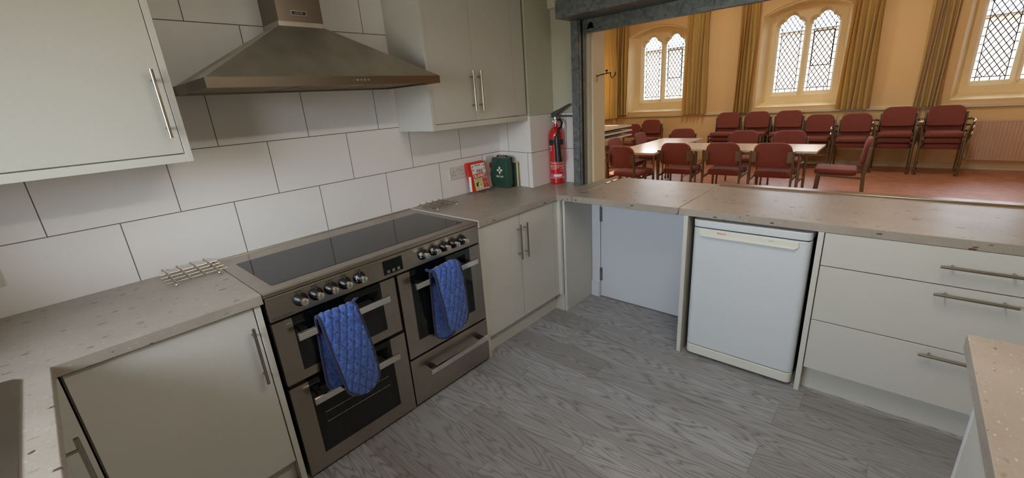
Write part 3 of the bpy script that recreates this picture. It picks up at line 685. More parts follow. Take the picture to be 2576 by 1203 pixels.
# ------------------------------------------------------------------ double oven gloves
def glove(label, xc, shift, ztop, zfront, zback, w, seed):
    root = thing('oven_glove', label, 'oven glove', (xc, -0.72, ztop), group='quilted double oven gloves hanging on the cooker')
    rnd = random.Random(seed)
    yb = YP - 0.032; yfr = YP - 0.084; pts = []
    nb = 34
    for i in range(nb): t = i / nb; z = zback + (ztop - 0.024 - zback) * t; pts.append((xc + shift[0] * (1 - t), yb + 0.004 * math.sin(t * 3), z))
    for i in range(11): a = PI * i / 10; pts.append((xc + 0.002 * i / 10, (yb + yfr) / 2 + (yb - yfr) / 2 * math.cos(a), ztop - 0.024 + 0.026 * math.sin(a)))
    nf = 44
    for i in range(1, nf + 1): t = i / nf; z = ztop - 0.024 + (zfront - ztop + 0.024) * t; pts.append((xc + shift[1] * t, yfr - 0.012 * math.sin(t * PI) - 0.004, z))
    L = [0]
    for i in range(1, len(pts)): L.append(L[-1] + math.dist(pts[i], pts[i - 1]))
    T = L[-1]; NJ = 36
    # resample finely along the strip
    def at(s_):
        for i in range(1, len(L)):
            if L[i] >= s_: break
        u = (s_ - L[i - 1]) / max(1e-9, L[i] - L[i - 1]); a, b = Vector(pts[i - 1]), Vector(pts[i]); return a.lerp(b, u), (b - a).normalized()
    NS = 190; front, back, edge = [], [], [[], []]
    cut = 0.066
    for i in range(NS + 1):
        s_ = T * (1 - math.cos(PI * i / NS)) / 2 if False else T * i / NS
        s_ = min(max(s_, 0.0008), T - 0.0008); p, tg = at(s_)
        e_ = min(s_, T - s_); hw = w / 2 * (1.0 if e_ > cut else math.sqrt(max(0, 1 - ((cut - e_) / cut) ** 2)))
        hw *= 1 + 0.03 * math.sin(s_ * 11 + seed)
        side = Vector((1, 0, 0)); nr = tg.cross(side).normalized()
        if nr.dot(Vector((0, -1, 0))) < 0 and s_ > T * .5: nr = -nr
        nr = Vector((0, -tg.z, tg.y)).normalized() * (-1)
        fr, bk = [], []
        for j in range(NJ + 1):
            q = -1 + 2 * j / NJ; a = q * hw
            u1 = (a * 0.94 + s_ * 0.34) / 0.030; u2 = (a * 0.86 - s_ * 0.75 + .01 * math.sin(a * 30)) / 0.052
            c1 = abs(u1 - round(u1)) * 0.030; c2 = abs(u2 - round(u2)) * 0.052
            th = 0.0095 * (1 - abs(q) ** 6) - 0.0065 * math.exp(-(c1 / 0.0030) ** 2) - 0.005 * math.exp(-(c2 / 0.0030) ** 2) + 0.0012 * math.sin(a * 160 + s_ * 90) * math.sin(s_ * 130 + seed)
            drape = 0.004 * math.sin(a * 22 + s_ * 9 + seed)
            base = p + side * a + nr * drape
            fr.append(base + nr * max(0.001, th)); bk.append(base - nr * 0.006)
        front.append(fr); back.append(bk)
        edge[0].append(fr[0].lerp(bk[0], .5)); edge[1].append(fr[-1].lerp(bk[-1], .5))
    mb = MB(); mb.loft([a + list(reversed(b)) for a, b in zip(front, back)])
    mb.build('quilted_cloth', M['blue'], root, smooth=True)
    per = edge[0] + list(reversed(edge[1])); bm_ = MB(); step = per[::3]
    bm_.tube(step + [step[0]], 0.0068, 8); bm_.build('binding', M['navy'], root, smooth=True)
    # hanging loop
    hl = MB(); px_ = xc + (w / 2 if seed == 1 else -w / 2); sg = 1 if seed == 1 else -1; zz = ztop - 0.006
    hl.rtube([(px_ - sg * .004, yb - .008, zz), (px_ + sg * .018, yb - .01, zz + 0.014), (px_ + sg * .030, yb - .01, zz + 0.012), (px_ + sg * .016, yb - .006, zz + 0.001), (px_ - sg * .004, yb - .006, zz - 0.004)], 0.007, 0.003)
    hl.build('hanging_loop', M['blue'], root, smooth=True)
    return root
glove('blue quilted double oven glove over the left oven handle', 0.716, (-0.010, 0.050), 0.762, 0.335, 0.375, 0.160, 1)
glove('blue quilted double oven glove over the right oven handle', 1.305, (-0.012, 0.026), 0.762, 0.385, 0.335, 0.156, 2)

# ------------------------------------------------------------------ dishwasher
c = thing('dishwasher', 'white under-counter dishwasher in the gap under the hatch counter', 'dishwasher', (2.6, -1.865, 0))
y0, y1, xf = -2.142, -1.592, 2.377
box(xf + 0.035, 2.79, y0 + 0.004, y1 - 0.004, 0.03, 0.80).build('body', M['dark_gap'], c, 0.003)  # dark metal sides, the grey also standing in for shade in the gaps
def front_slab(z0, z1, x_f, depth, r=0.03):
    pl_ = []
    n = 6
    for i in range(n + 1): a = PI / 2 * i / n; pl_.append((x_f + r - r * math.cos(a) if 0 else x_f + r * (1 - math.sin(a)), y0 + r * (1 - math.cos(a))))
    pl_ = [(x_f + r * (1 - math.sin(PI / 2 * i / n)), y0 + r * (1 - math.cos(PI / 2 * i / n))) for i in range(n + 1)]
    qr = [(x, y1 - (y - y0)) for x, y in reversed(pl_)]
    poly = [(x_f + depth, y0)] + pl_ + qr + [(x_f + depth, y1)]
    return MB().prism(poly, lambda a, b, d: (a, b, d), z0, z1)
front_slab(0.817, 0.856, xf - 0.004, 0.40).build('lid', M['white_appl'], c, 0.004, True)
front_slab(0.082, 0.811, xf, 0.05).build('door', M['white_appl'], c, 0.003, True)
dk = c.children[-1]
box(xf + 0.01, xf + 0.04, y0 + 0.01, y1 - 0.01, 0.809, 0.818).build('seal', M['rubber'], c)
front_slab(0.020, 0.076, xf + 0.001, 0.05).build('kick_panel', M['cream_plastic'], c, 0.003, True)
mb = MB().box(xf - 0.0065, xf + 0.002, -2.094, -1.628, 0.772, 0.806); hd = mb.build('grip_panel', M['cream_plastic'], dk, 0.003)
box(xf - 0.016, xf - 0.004, -2.085, -1.640, 0.769, 0.7755).build('grip_lip', M['cream_plastic'], hd, 0.003)
text('BOSCH', 0.0115, lambda a, b: (xf - 0.0068, -1.743 - a, 0.795 + b), M['red_flat'], hd, bold=0.0003, sx=1.15)
text('Classic', 0.008, lambda a, b: (xf - 0.0068, -1.975 - a, 0.795 + b), M['black_print'], hd, sx=1.0)

# ------------------------------------------------------------------ roller shutter in the hatch
c = thing('roller_shutter', 'galvanised steel roller shutter, rolled up over the serving hatch', 'shutter', (2.72, -1.9, 0.91))
box(2.535, WX - 0.001, -3.12, -0.585, 2.028, 2.35).build('shutter_box', M['galv'], c, 0.003)
mb = MB().box(2.69, 2.705, -0.652, -0.598, ZW, 2.026); mb.box(2.705, 2.765, -0.612, -0.598, ZW, 2.026); mb.box(2.705, 2.722, -0.658, -0.646, ZW, 2.026); mb.box(2.750, 2.765, -0.658, -0.612, ZW, 2.026)
mb.build('guide_rail', M['galv'], c, 0.001)
box(2.722, 2.750, -0.655, -0.612, ZW, 2.026).build('guide_brush', M['rubber'], c)
mb = MB().box(2.755, 2.763, -3.1, -0.66, 1.948, 2.028); mb.box(2.740, 2.778, -3.1, -0.66, 1.944, 1.950); mb.build('bottom_rail', M['galv'], c, 0.001)
mb = MB()
for q in range(2): mb.prism([(1.965 + q * .0, -0.69), (1.99, -0.70), (2.01, -0.715), (2.0, -0.735), (1.97, -0.742)], lambda a, b, d: (d, b, a), 2.744, 2.754)
mb.box(2.746, 2.755, -0.76, -0.675, 1.955, 1.968); mb.build('latch', M['galv'], c, 0.002)
for y in (-1.43, -1.53, -1.62): MB().lathe([(0.007, -0.003), (0.006, 0)], (2.754, y, 2.0), 'x', 10).build('bolt_head', M['rubber'], c)
MB().box(2.748, 2.755, -1.50, -1.40, 1.972, 2.02).build('fixing_plate', M['galv'], c, 0.001)
mb = MB().tube([(2.531, -0.60, 2.135), (2.531, -0.575, 2.137), (2.531, -0.572, 2.15)], 0.004, 6); mb.build('hook', M['chrome'], c)
# door closer arm / stay on the hatch lining
c = thing('wall_hook', 'brass hook with a dark curved arm on the hatch lining', 'hook', (2.9, -0.672, 1.66))
box(2.885, 2.905, -0.676, -0.672, 1.635, 1.685).build('plate', M['brass'], c, 0.001)
mb = MB().tube([(2.895, -0.676, 1.672), (2.91, -0.70, 1.680), (2.93, -0.735, 1.686), (2.945, -0.765, 1.690)], 0.0035, 8)
mb.tube([(2.945, -0.755, 1.690), (2.95, -0.758, 1.665), (2.955, -0.765, 1.650), (2.96, -0.785, 1.672), (2.96, -0.79, 1.69)], 0.004, 8); mb.build('arm', M['brass_dark'], c, smooth=True)
MB().lathe([(0.004, 0), (0.004, 0.012), (0.010, 0.016), (0.010, 0.024), (0.003, 0.028)], (2.93, -0.735, 1.686), 'z', 10).build('thumb_knob', M['brass_dark'], c, smooth=True)

# ------------------------------------------------------------------ small things on the worktop
# trivets
def rod_trivet(name, label, loc, pts_fn):
    return thing(name, label, 'trivet', loc, group='wire trivets beside the hob')
c = rod_trivet('trivet', 'wire trivet with raised rods left of the hob', (0.37, -0.14, ZW), None)
for i, y in enumerate((-0.06, -0.112, -0.164, -0.216)): MB().tube([(0.268, y, 0.9235), (0.490, y, 0.9235)], 0.0026, 8).build('rod', M['nickel'], c, smooth=True)
for x in (0.298, 0.350, 0.402, 0.454): MB().tube([(x, -0.238, 0.9265), (x, -0.216, 0.9285), (x, -0.06, 0.9285), (x - 0.003, -0.035, 0.930), (x - 0.008, -0.018, 0.933), (x - 0.004, -0.010, 0.934)], 0.0032, 8).build('cross_rod', M['nickel'], c, smooth=True)
for x in (0.298, 0.454):
    for y in (-0.238, -0.088): MB().sphere((x, y, 0.9165), 0.0068).build('ball_foot', M['chrome'], c, smooth=True)
c = rod_trivet('trivet', 'wire trivet with wavy rods on the worktop right of the hob', (1.76, -0.15, ZW), None)
for i, y in enumerate((-0.052, -0.104, -0.156, -0.208)):
    MB().tube([(1.655 + t * 0.0155, y, 0.9235) for t in range(15)], 0.0026, 8).build('rod', M['nickel'], c, smooth=True)
for x in (1.682, 1.734, 1.786, 1.838):
    MB().tube([(x, -0.040 - 0.2 * t / 24, 0.9285 + 0.0025 * math.cos(t * PI / 3.1)) for t in range(25)], 0.003, 8).build('cross_rod', M['nickel'], c, smooth=True)
for x in (1.676, 1.838):
    for y in (-0.090, -0.236): MB().sphere((x, y, 0.9175), 0.0068).build('ball_foot', M['chrome'], c, smooth=True)
# sockets
def socket(label, x0, x1, z0, z1, holes=True):
    c = thing('wall_socket', label, 'socket', ((x0 + x1) / 2, 0, (z0 + z1) / 2))
    box(x0, x1, -0.009, 0, z0, z1).build('face_plate', M['plastic_white'], c, 0.002)
    return c
s1 = socket('white double plug socket left of the fire blanket', 1.993, 2.147, 1.031, 1.120)
for sx_ in (-1, 1):
    cx = 2.07 + sx_ * 0.04
    h = MB().box(cx - 0.002, cx + 0.002, -0.0097, -0.009, 1.082, 1.091)
    for d_ in (-0.011, 0.011): h.box(cx + d_ - 0.003, cx + d_ + 0.003, -0.0097, -0.009, 1.060, 1.0645)
    h.build('pin_holes', M['black_print'], s1)
    MB().box(2.07 + sx_ * 0.009 - 0.0065, 2.07 + sx_ * 0.009 + 0.0065, -0.0135, -0.009, 1.088, 1.108).build('switch', M['plastic_white'], s1, 0.001)
for sx_ in (-1, 1): MB().lathe([(0.002, -0.0097), (0.002, -0.009)], (2.07 + sx_ * 0.066, 0, 1.075), 'y', 8).build('screw', M['nickel'], s1)
s2 = socket('white cooker switch with a red rocker behind the green bag', 2.362, 2.447, 1.006, 1.152)
box(2.398, 2.414, -0.0135, -0.009, 1.060, 1.098).build('red_rocker', M['red_flat'], s2, 0.001)
for z in (1.022, 1.138): MB().lathe([(0.0025, -0.0097), (0.0025, -0.009)], (2.404, 0, z), 'y', 8).build('screw', M['nickel'], s2)
socket('white socket cut by the left edge of the picture', -0.30, -0.152, 1.026, 1.098)
# fire blanket box, leaning on the wall
c = thing('fire_blanket', 'red fire blanket case with a printed label leaning on the tiles', 'fire blanket', (2.235, -0.06, ZW))
TL = math.atan(0.045 / 0.215)
def fbp(a, b, d):        # a across from the left, b up the case, d out from its front face
    y = -0.080 + b * math.sin(TL) - d * math.cos(TL); return (2.137 + a, y, ZW + 0.0005 + b * math.cos(TL) - d * math.sin(TL) * -1 * -1 + 0.0)
mb = MB(); mb.prism(rrect(0.188, 0.212, 0.014, 4, 0.094, 0.1145), fbp, 0, -0.030); mb.build('case', M['red_plastic'], c, 0.004)
mb = MB(); mb.prism(rrect(0.14, 0.196, 0.002, 1, 0.107, 0.112), fbp, 0, 0.0008); mb.build('label', M['white_print'], c); lb = c.children[-1]
text('FIRE', 0.038, lambda a, b: fbp(0.113 + a, 0.152 + b, 0.0014), M['red_flat'], lb, bold=0.001, sx=0.92)
mb = MB(); mb.prism(rrect(0.132, 0.034, 0.001, 1, 0.107, 0.121), fbp, 0.0008, 0.0013); mb.build('red_panel', M['red_flat'], lb)
text('BLANKET', 0.032, lambda a, b: fbp(0.107 + a, 0.121 + b, 0.0019), M['white_print'], lb, bold=0.0012, sx=0.86)
text('NEWFLAME', 0.012, lambda a, b: fbp(0.100 + a, 0.199 + b, 0.0014), M['red_flat'], lb, bold=0.0004, sx=0.95)
for q, z in enumerate((0.193, 0.168)):
    for sx_ in (0.049, 0.164):
        MB().prism(rrect(0.007, 0.013, 0.002, 2, sx_, z), fbp, 0.0008, 0.0013).build('pictogram', M['black_print'], lb)
mb = MB(); mb.prism(rrect(0.076, 0.076, 0.001, 1, 0.079, 0.062), fbp, 0.0008, 0.0013); mb.build('yellow_panel', M['yellow_print'], lb)
text('IN CASE OF FIRE', 0.008, lambda a, b: fbp(0.079 + a, 0.094 + b, 0.0019), M['red_flat'], lb)
mb = MB(); mb.prism([(0.052, 0.045), (0.066, 0.045), (0.070, 0.064), (0.082, 0.076), (0.078, 0.080), (0.062, 0.070), (0.050, 0.072)], fbp, 0.0013, 0.0016); mb.build('printed_hand', M['black_print'], lb)
mb = MB(); mb.prism([(0.082, 0.032), (0.104, 0.032), (0.100, 0.052), (0.095, 0.074), (0.090, 0.078), (0.087, 0.060)], fbp, 0.0013, 0.0016); mb.build('printed_cloth', M['white_print'], lb)
mb = MB(); mb.prism([(0.091, 0.050), (0.100, 0.046), (0.098, 0.058), (0.093, 0.068)], fbp, 0.0016, 0.0018); mb.build('printed_flame', M['red_flat'], lb)
for z, h in ((0.083, 0.034), (0.055, 0.018), (0.035, 0.020)):
    MB().prism(rrect(0.052, h, 0.001, 1, 0.147, z), fbp, 0.0008, 0.0013).build('red_panel', M['red_flat'], lb)
for i, w_ in enumerate(('METHOD', 'PULL TAPES', 'COVER FIRE', 'TURN OFF', 'HEAT', 'LEAVE')): text(w_, 0.0075, lambda a, b, i=i: fbp(0.147 + a, 0.093 - i * 0.0125 + b, 0.0017), M['white_print'], lb)
text('PULL TAPES', 0.010, lambda a, b: fbp(0.107 + a, 0.0175 + b, 0.0014), M['black_print'], lb)
for sx_ in (0.062, 0.152): MB().prism([(sx_ - 0.005, 0.0205), (sx_ + 0.005, 0.0205), (sx_, 0.012)], fbp, 0.0008, 0.0012).build('arrow', M['black_print'], lb)
mb = MB(); mb.box(2.1345, 2.1372, -0.073, -0.048, 0.925, 1.035); mb.build('side_label', M['white_print'], c)
for x_, dx_, dy_ in ((2.20, 0.03, -0.03), (2.27, 0.085, -0.012)):
    mb = MB(); mb.rtube([(x_, -0.078, ZW + 0.012), (x_ + dx_ * .3, -0.088 + dy_ * .3, ZW + 0.004), (x_ + dx_ * .7, -0.086 + dy_ * .7, ZW + 0.003), (x_ + dx_, -0.082 + dy_, ZW + 0.006)], 0.010, 0.003); mb.build('pull_tape', M['navy'], c)
# first aid bag facing the room side
c = thing('first_aid_bag', 'dark green first aid bag standing against the corner pillar', 'first aid bag', (2.44, -0.12, ZW))
def bag(x0, x1, y0, y1, z0, z1, lean=0.0):
    mb = MB(); rings = []
    for i in range(13):
        t = i / 12; z = z0 + (z1 - z0) * t; pin = 0.005 * (1 - math.sin(PI * min(1, max(0, t * .9 + .08)))) ** 1; bul = 0.006 * math.sin(PI * t)
        r = rrect((x1 - x0) - 2 * pin + 2 * bul, (y1 - y0) - 1.2 * pin + bul, 0.016, 5, (x0 + x1) / 2 + lean * t, (y0 + y1) / 2)
        rings.append([(a + 0.0015 * math.sin(b * 90 + z * 60), b + 0.0012 * math.sin(a * 120 + z * 80), z) for a, b in r])
    return mb.loft(rings)
bag(2.398, 2.455, -0.196, -0.028, ZW + 0.001, 1.140).build('pouch', M['green_cloth'], c, smooth=True)
bag(2.452, 2.470, -0.192, -0.030, ZW + 0.001, 1.136).build('back_section', M['black'], c, smooth=True)
zp = MB().tube([(2.455, -0.199, ZW + 0.02), (2.455, -0.200, 1.12), (2.455, -0.185, 1.143), (2.455, -0.04, 1.143), (2.455, -0.024, 1.12)], 0.0028, 6); zp.build('zip', M['rubber'], c)
MB().rtube([(2.44, -0.165, 1.140), (2.44, -0.158, 1.153), (2.44, -0.07, 1.155), (2.44, -0.062, 1.140)], 0.014, 0.004).build('carry_handle', M['rubber'], c, 0.001)
XB = 2.3915
cr = MB().box(XB - 0.0008, XB + 0.003, -0.1270, -0.1130, 1.020, 1.074); cr.box(XB - 0.0008, XB + 0.003, -0.1470, -0.0930, 1.040, 1.054)
cr.build('white_cross', M['white_print'], c)
text('FIRST AID', 0.017, lambda a, b: (XB - 0.001, -0.120 - a, 0.999 + b), M['white_print'], c, bold=0.0006, sx=1.0)
# boards behind the bag
c = thing('chopping_board', 'thin green board behind the first aid bag', 'board', (2.478, -0.12, ZW))
box(2.472, 2.480, -0.215, -0.05, ZW, 1.098).build('panel', M['green_board'], c, 0.002)
c = thing('chopping_board', 'pale wooden board standing against the pillar behind the green one', 'board', (2.487, -0.12, ZW))
box(2.483, 2.490, -0.225, -0.06, ZW, 1.104).build('panel', M['pale_wood'], c, 0.002)
# fire extinguisher
EX, EY = 2.730, -0.418
c = thing('fire_extinguisher', 'red carbon dioxide fire extinguisher with black horn beside the shutter guide', 'fire extinguisher', (EX, EY, ZW))
R_ = 0.0545
prof = [(R_ - 0.006, 0), (R_, 0.006), (R_, 0.355)] + [(R_ * math.cos(a) * .78 + R_ * .22 if 0 else 0.016 + (R_ - 0.016) * math.cos(a), 0.355 + 0.072 * math.sin(a)) for a in [PI / 2 * i / 8 for i in range(1, 9)]] + [(0.016, 0.455), (0.015, 0.458)]
MB().lathe(prof, (EX, EY, ZW), 'z', 36).build('cylinder', M['red'], c, smooth=True)
MB().lathe([(0.019, 0.452), (0.019, 0.462), (0.024, 0.465), (0.024, 0.478), (0.016, 0.483), (0.016, 0.498), (0.012, 0.502)], (EX, EY, ZW), 'z', 16).build('valve', M['chrome'], c, smooth=True)
MB().lathe([(0.007, 0), (0.011, 0.003), (0.011, 0.018), (0.006, 0.022)], (EX - 0.042, EY, ZW + 0.470), 'x', 12).build('gauge', M['chrome'], c, smooth=True)
lev = Vector((0.22, -0.975, 0)).normalized(); sd = Vector((-lev.y, lev.x, 0))
def lv(pts, w): 
    mb = MB()
    mb.loft([[Vector((EX, EY, ZW)) + lev * p[0] + sd * (w * s_) + Vector((0, 0, p[1] + h)) for s_, h in ((-.5, 0), (.5, 0), (.5, p[2]), (-.5, p[2]))] for p in pts]); return mb
lv([(-0.025, 0.494, 0.020), (0.02, 0.493, 0.024), (0.05, 0.496, 0.013), (0.12, 0.496, 0.011), (0.158, 0.490, 0.009)], 0.026).build('carry_handle', M['black'], c, 0.002)
lv([(-0.030, 0.500, 0.028), (0.005, 0.508, 0.036), (0.04, 0.530, 0.026), (0.085, 0.562, 0.015), (0.120, 0.580, 0.009)], 0.028).build('squeeze_lever', M['black'], c, 0.002)
fwv = Vector((-0.74, -0.67, 0)).normalized()      # the horn hangs on the room side
side_ = Vector((-fwv.y, fwv.x, 0)) * -1
hp = Vector((EX, EY, 0)) + fwv * (R_ + 0.022)
mb = MB(); mb.loft([[hp + (fwv * math.cos(a) + side_ * math.sin(a)) * r - side_ * sh + Vector((0, 0, z)) for a in [2 * PI * i / 18 for i in range(18)]] for r, z, sh in ((0.016, 1.278, -0.004), (0.019, 1.27, -0.004), (0.022, 1.20, 0.0), (0.026, 1.12, 0.004), (0.0275, 1.085, 0.006), (0.0235, 1.085, 0.006))]); mb.build('horn', M['black'], c, smooth=True)
vt = Vector((EX, EY, ZW + 0.472))
mb = MB().tube([vt - lev * -0.015, vt + lev * 0.035 + Vector((0, 0, 0.012)), vt + lev * 0.048 + fwv * 0.02 + Vector((0, 0, -0.015)), vt + lev * 0.035 + fwv * 0.045 + Vector((0, 0, -0.05)), hp + Vector((0, 0, 1.325)) + lev * 0.012, hp + Vector((0, 0, 1.275))], 0.0085, 10); mb.build('hose', M['rubber'], c, smooth=True)
def band(z0, z1, m, name, a0=-PI, a1=PI, r=R_ + 0.0006):
    n = 24; mb = MB(); base = math.atan2(fwv.y, fwv.x); vs = []
    for i in range(n + 1):
        a = base + a0 + (a1 - a0) * i / n
        for z in (z0, z1): vs.append((EX + r * math.cos(a), EY + r * math.sin(a), z))
    mb.add(vs, [(2 * i, 2 * i + 2, 2 * i + 3, 2 * i + 1) for i in range(n)]); return mb.build(name, m, c, smooth=True)
band(1.208, 1.245, M['black_print'], 'black_band', -1.5, 1.5)
band(0.957, 0.960, M['white_print'], 'white_line', -1.6, 1.6, R_ + 0.0009); band(1.075, 1.077, M['white_print'], 'white_line', -1.5, 1.5, R_ + 0.0009)
band(0.963, 0.990, M['pink_print'], 'pink_sticker', -1.3, 1.5); band(0.967, 0.985, M['white_print'], 'white_sticker', -0.6, 0.55, R_ + 0.0012)
for i, (z, a0, a1) in enumerate(((1.066, -1.0, 1.2), (1.052, -1.2, 1.0), (1.044, -1.2, 1.2), (1.034, -1.2, 0.2), (1.034, 0.4, 1.2), (1.024, -1.1, -0.2), (1.024, 0.3, 1.2), (1.008, 0.2, 1.2), (1.19, 0.55, 1.2), (1.175, 0.6, 1.1), (1.158, 0.55, 1.2), (1.142, 0.6, 1.1), (1.125, 0.55, 1.2))): band(z, z + 0.0022, M['white_print'], 'printed_line', a0, a1, R_ + 0.0009)
band(1.165, 1.200, M['white_print'], 'printed_box', -1.25, -0.85, R_ + 0.0009); band(1.169, 1.196, M['red'], 'printed_box', -1.2, -0.9, R_ + 0.0012)

# ------------------------------------------------------------------ added ceiling fill lights (unseen, above the frame)
M['lamp'] = mat('fill_diffuser', (240, 236, 226), 0.5); M['lamp'].node_tree.nodes['Principled BSDF'].inputs['Emission Color'].default_value = (1, 0.86, 0.68, 1)
M['lamp'].node_tree.nodes['Principled BSDF'].inputs['Emission Strength'].default_value = 3
def add_fill(name, loc, w, h, power, col):
    l = bpy.data.lights.new(name, 'AREA'); l.shape = 'RECTANGLE'; l.size = w; l.size_y = h; l.energy = power; l.color = col
    o = bpy.data.objects.new(name, l); COL.objects.link(o); o.location = loc
c = thing('fill_light', 'long fill light added to the kitchen ceiling', 'ceiling light', (1.1, -2.3, 2.45))
box(0.5, 1.7, -2.38, -2.22, 2.40, 2.449).build('diffuser', M['lamp'], c, 0.01)
add_fill('kitchen_fill', (1.1, -2.3, 2.39), 1.15, 0.14, KFILL, (1, 0.93, 0.84))
for i, (lx, ly) in enumerate(((5.2, 0.6), (8.0, 0.6), (5.2, -2.4), (8.0, -2.4))):
    c = thing('fill_light', 'fill light added under the hall ceiling, above the frame', 'ceiling light', (lx, ly, 4.2), group='added hall fill lights')
    MB().lathe([(0.25, 3.62), (0.26, 3.66), (0.18, 3.72), (0.04, 3.75)], (lx, ly, 0), 'z', 24).build('opal_shade', M['lamp'], c, smooth=True)
    MB().tube([(lx, ly, 3.74), (lx, ly, 4.2)], 0.01, 8).build('rod', M['white_gloss'], c)
    add_fill('hall_fill', (lx, ly, 3.61), 0.4, 0.4, HFILL, (1, 0.9, 0.78))

# ------------------------------------------------------------------ hall: chairs
def pad(outline, thick, fn, r=0.016, n=4):
    """cushion with rounded rim; outline 2D, fn(a, b, t)"""
    cx = sum(p[0] for p in outline) / len(outline); cy = sum(p[1] for p in outline) / len(outline)
    rings = []
    def sh(k, t): return [fn(cx + (a - cx) * k, cy + (b - cy) * k, t) for a, b in outline]
    rings.append(sh(0.5, -thick / 2 - 0.004)); rings.append(sh(0.88, -thick / 2))
    for i in range(n + 1): a = -PI / 2 + PI * i / n; rings.append(sh(0.93 + 0.07 * math.cos(a), thick / 2 * math.sin(a)))
    rings.append(sh(0.88, thick / 2)); rings.append(sh(0.5, thick / 2 + 0.006))
    return MB().loft(rings)
def back_outline():
    w, z0, z1, R, r = 0.212, 0.535, 0.842, 0.105, 0.035; p = []
    for cx, cz, rr, a0 in ((w - R, z1 - R, R, 0), (-w + R, z1 - R, R, 90), (-w + r, z0 + r, r, 180), (w - r, z0 + r, r, 270)):
        for i in range(6): a = math.radians(a0 + 18 * i); p.append((cx + rr * math.cos(a), cz + rr * math.sin(a)))
    return p
def make_chair(name, label, arms=False):
    t = thing(name, label, 'chair', (0, 0, 0), local=True)
    Fz = 0.0
    st = [(a, b) for a, b in rrect(0.43, 0.43, 0.05, 4, 0.015, 0)]
    pad([(a, b * (1.0 if a > 0 else 0.94)) for a, b in st], 0.070, lambda a, b, d: (a, b, 0.436 + d + a * 0.03)).build('seat', M['seat'], t, smooth=True)
    pad(back_outline(), 0.044, lambda a, b, d: (-0.245 - (b - 0.5) * 0.10 + d + 0.5 * a * a, a, b)).build('backrest', M['seat'], t, smooth=True)
    for s_ in (-1, 1):
        MB().rtube([(-0.285, s_ * 0.232, 0.0), (-0.262, s_ * 0.232, 0.42), (-0.285, s_ * 0.232, 0.742)], 0.022, 0.036).build('rear_leg', M['bronze'], t, 0.003)
        fl = [(0.205, s_ * 0.232, 0.0), (0.185, s_ * 0.232, 0.425)]
        if arms:
            MB().tube([(0.215, s_ * 0.240, 0.0), (0.195, s_ * 0.240, 0.44), (0.200, s_ * 0.262, 0.54), (0.215, s_ * 0.285, 0.615)], 0.0155, 10).build('front_leg', M['bronze'], t, smooth=True)
            MB().tube([(0.215, s_ * 0.285, 0.615), (0.21, s_ * 0.29, 0.640), (0.18, s_ * 0.29, 0.655), (-0.10, s_ * 0.275, 0.650), (-0.268, s_ * 0.245, 0.63)], 0.014, 10).build('arm', M['bronze'], t, smooth=True)
            MB().sphere((0.217, s_ * 0.288, 0.632), 0.021).build('chrome_arm_end', M['chrome'], t, smooth=True)
        else:
            MB().rtube(fl, 0.022, 0.032).build('front_leg', M['bronze'], t, 0.003)
        MB().box(-0.292, -0.286, min(s_ * 0.165, s_ * 0.235), max(s_ * 0.165, s_ * 0.235), 0.60, 0.735).build('back_bracket', M['bronze'], t, 0.003)
        MB().tube([(0.205, s_ * 0.232, 0.0), (0.204, s_ * 0.232, 0.02)], 0.018, 8).build('foot_cap', M['rubber'], t)
    fr = MB()
    for s_ in (-1, 1): fr.rtube([(-0.268, s_ * 0.225, 0.375), (0.19, s_ * 0.225, 0.402)], 0.018, 0.026)
    fr.rtube([(-0.10, -0.22, 0.395), (-0.10, 0.22, 0.395)], 0.02, 0.02); fr.rtube([(0.14, -0.22, 0.405), (0.14, 0.22, 0.405)], 0.02, 0.02)
    fr.build('seat_frame', M['bronze'], t, 0.002)
    return t
plain = make_chair('upholstered_chair', 'x'); armed = make_chair('upholstered_armchair', 'x', True)
used = {'p': False, 'a': False}
def chair(x, y, rz, label, group, z=0.0, arms=False):
    kk = 'a' if arms else 'p'; src = armed if arms else plain
    if not used[kk]:
        used[kk] = True; r = src; r.location = (x, y, z); r.rotation_euler = (0, 0, rz); r['label'] = label; r['group'] = group; return r
    return dup(src, (x, y, z), rz, label, group)
G1 = 'russet chairs around the folding tables'
NA = 'russet chair with its back to the hatch, '
chair(5.83, 0.50, math.radians(-10), NA + 'leftmost of the four at the near side', G1)
chair(6.27, -0.055, 0, NA + 'second from the left at the near side', G1)
chair(6.37, -0.64, 0, NA + 'third from the left at the near side', G1)
chair(6.38, -1.215, 0, NA + 'rightmost of the four at the near side', G1)
chair(6.78, -1.83, PI / 2 + 0.06, 'russet chair seen from the side at the right end of the long table', G1)
chair(8.0, 0.62, PI + 0.30, 'russet chair behind the far end of the left table, alone against the wall', G1)
chair(7.50, -0.475, PI, 'russet chair behind the long table, left of its pair', G1)
chair(7.44, -1.12, PI, 'russet chair behind the long table, right of its pair', G1)
chair(7.50, 0.93, -PI / 2, 'russet chair at the left side of the table, the one farther from the hatch', G1)
chair(6.60, 0.95, -PI / 2, 'russet chair at the left side of the table, the one nearer the hatch', G1)
chair(9.30, 2.36, PI, 'single russet chair by the far wall, beside the stacked tables', 'russet chairs by the left part of the far wall')
PH = 0.092
for i in range(2): chair(9.34 - i * 0.035, 1.90, PI, ('lower', 'upper')[i] + ' russet chair of the pair stacked near the hall corner', 'russet chairs by the left part of the far wall', z=i * PH)
stacks = [(0.325, 3, 0, 'first'), (-0.205, 3, 0, 'second'), (-0.735, 3, 0, 'third'), (-1.22, 2, 0, 'fourth'), (-1.745, 2, 1, 'fifth'), (-2.285, 3, 1, 'sixth'), (-2.84, 3, 1, 'seventh')]
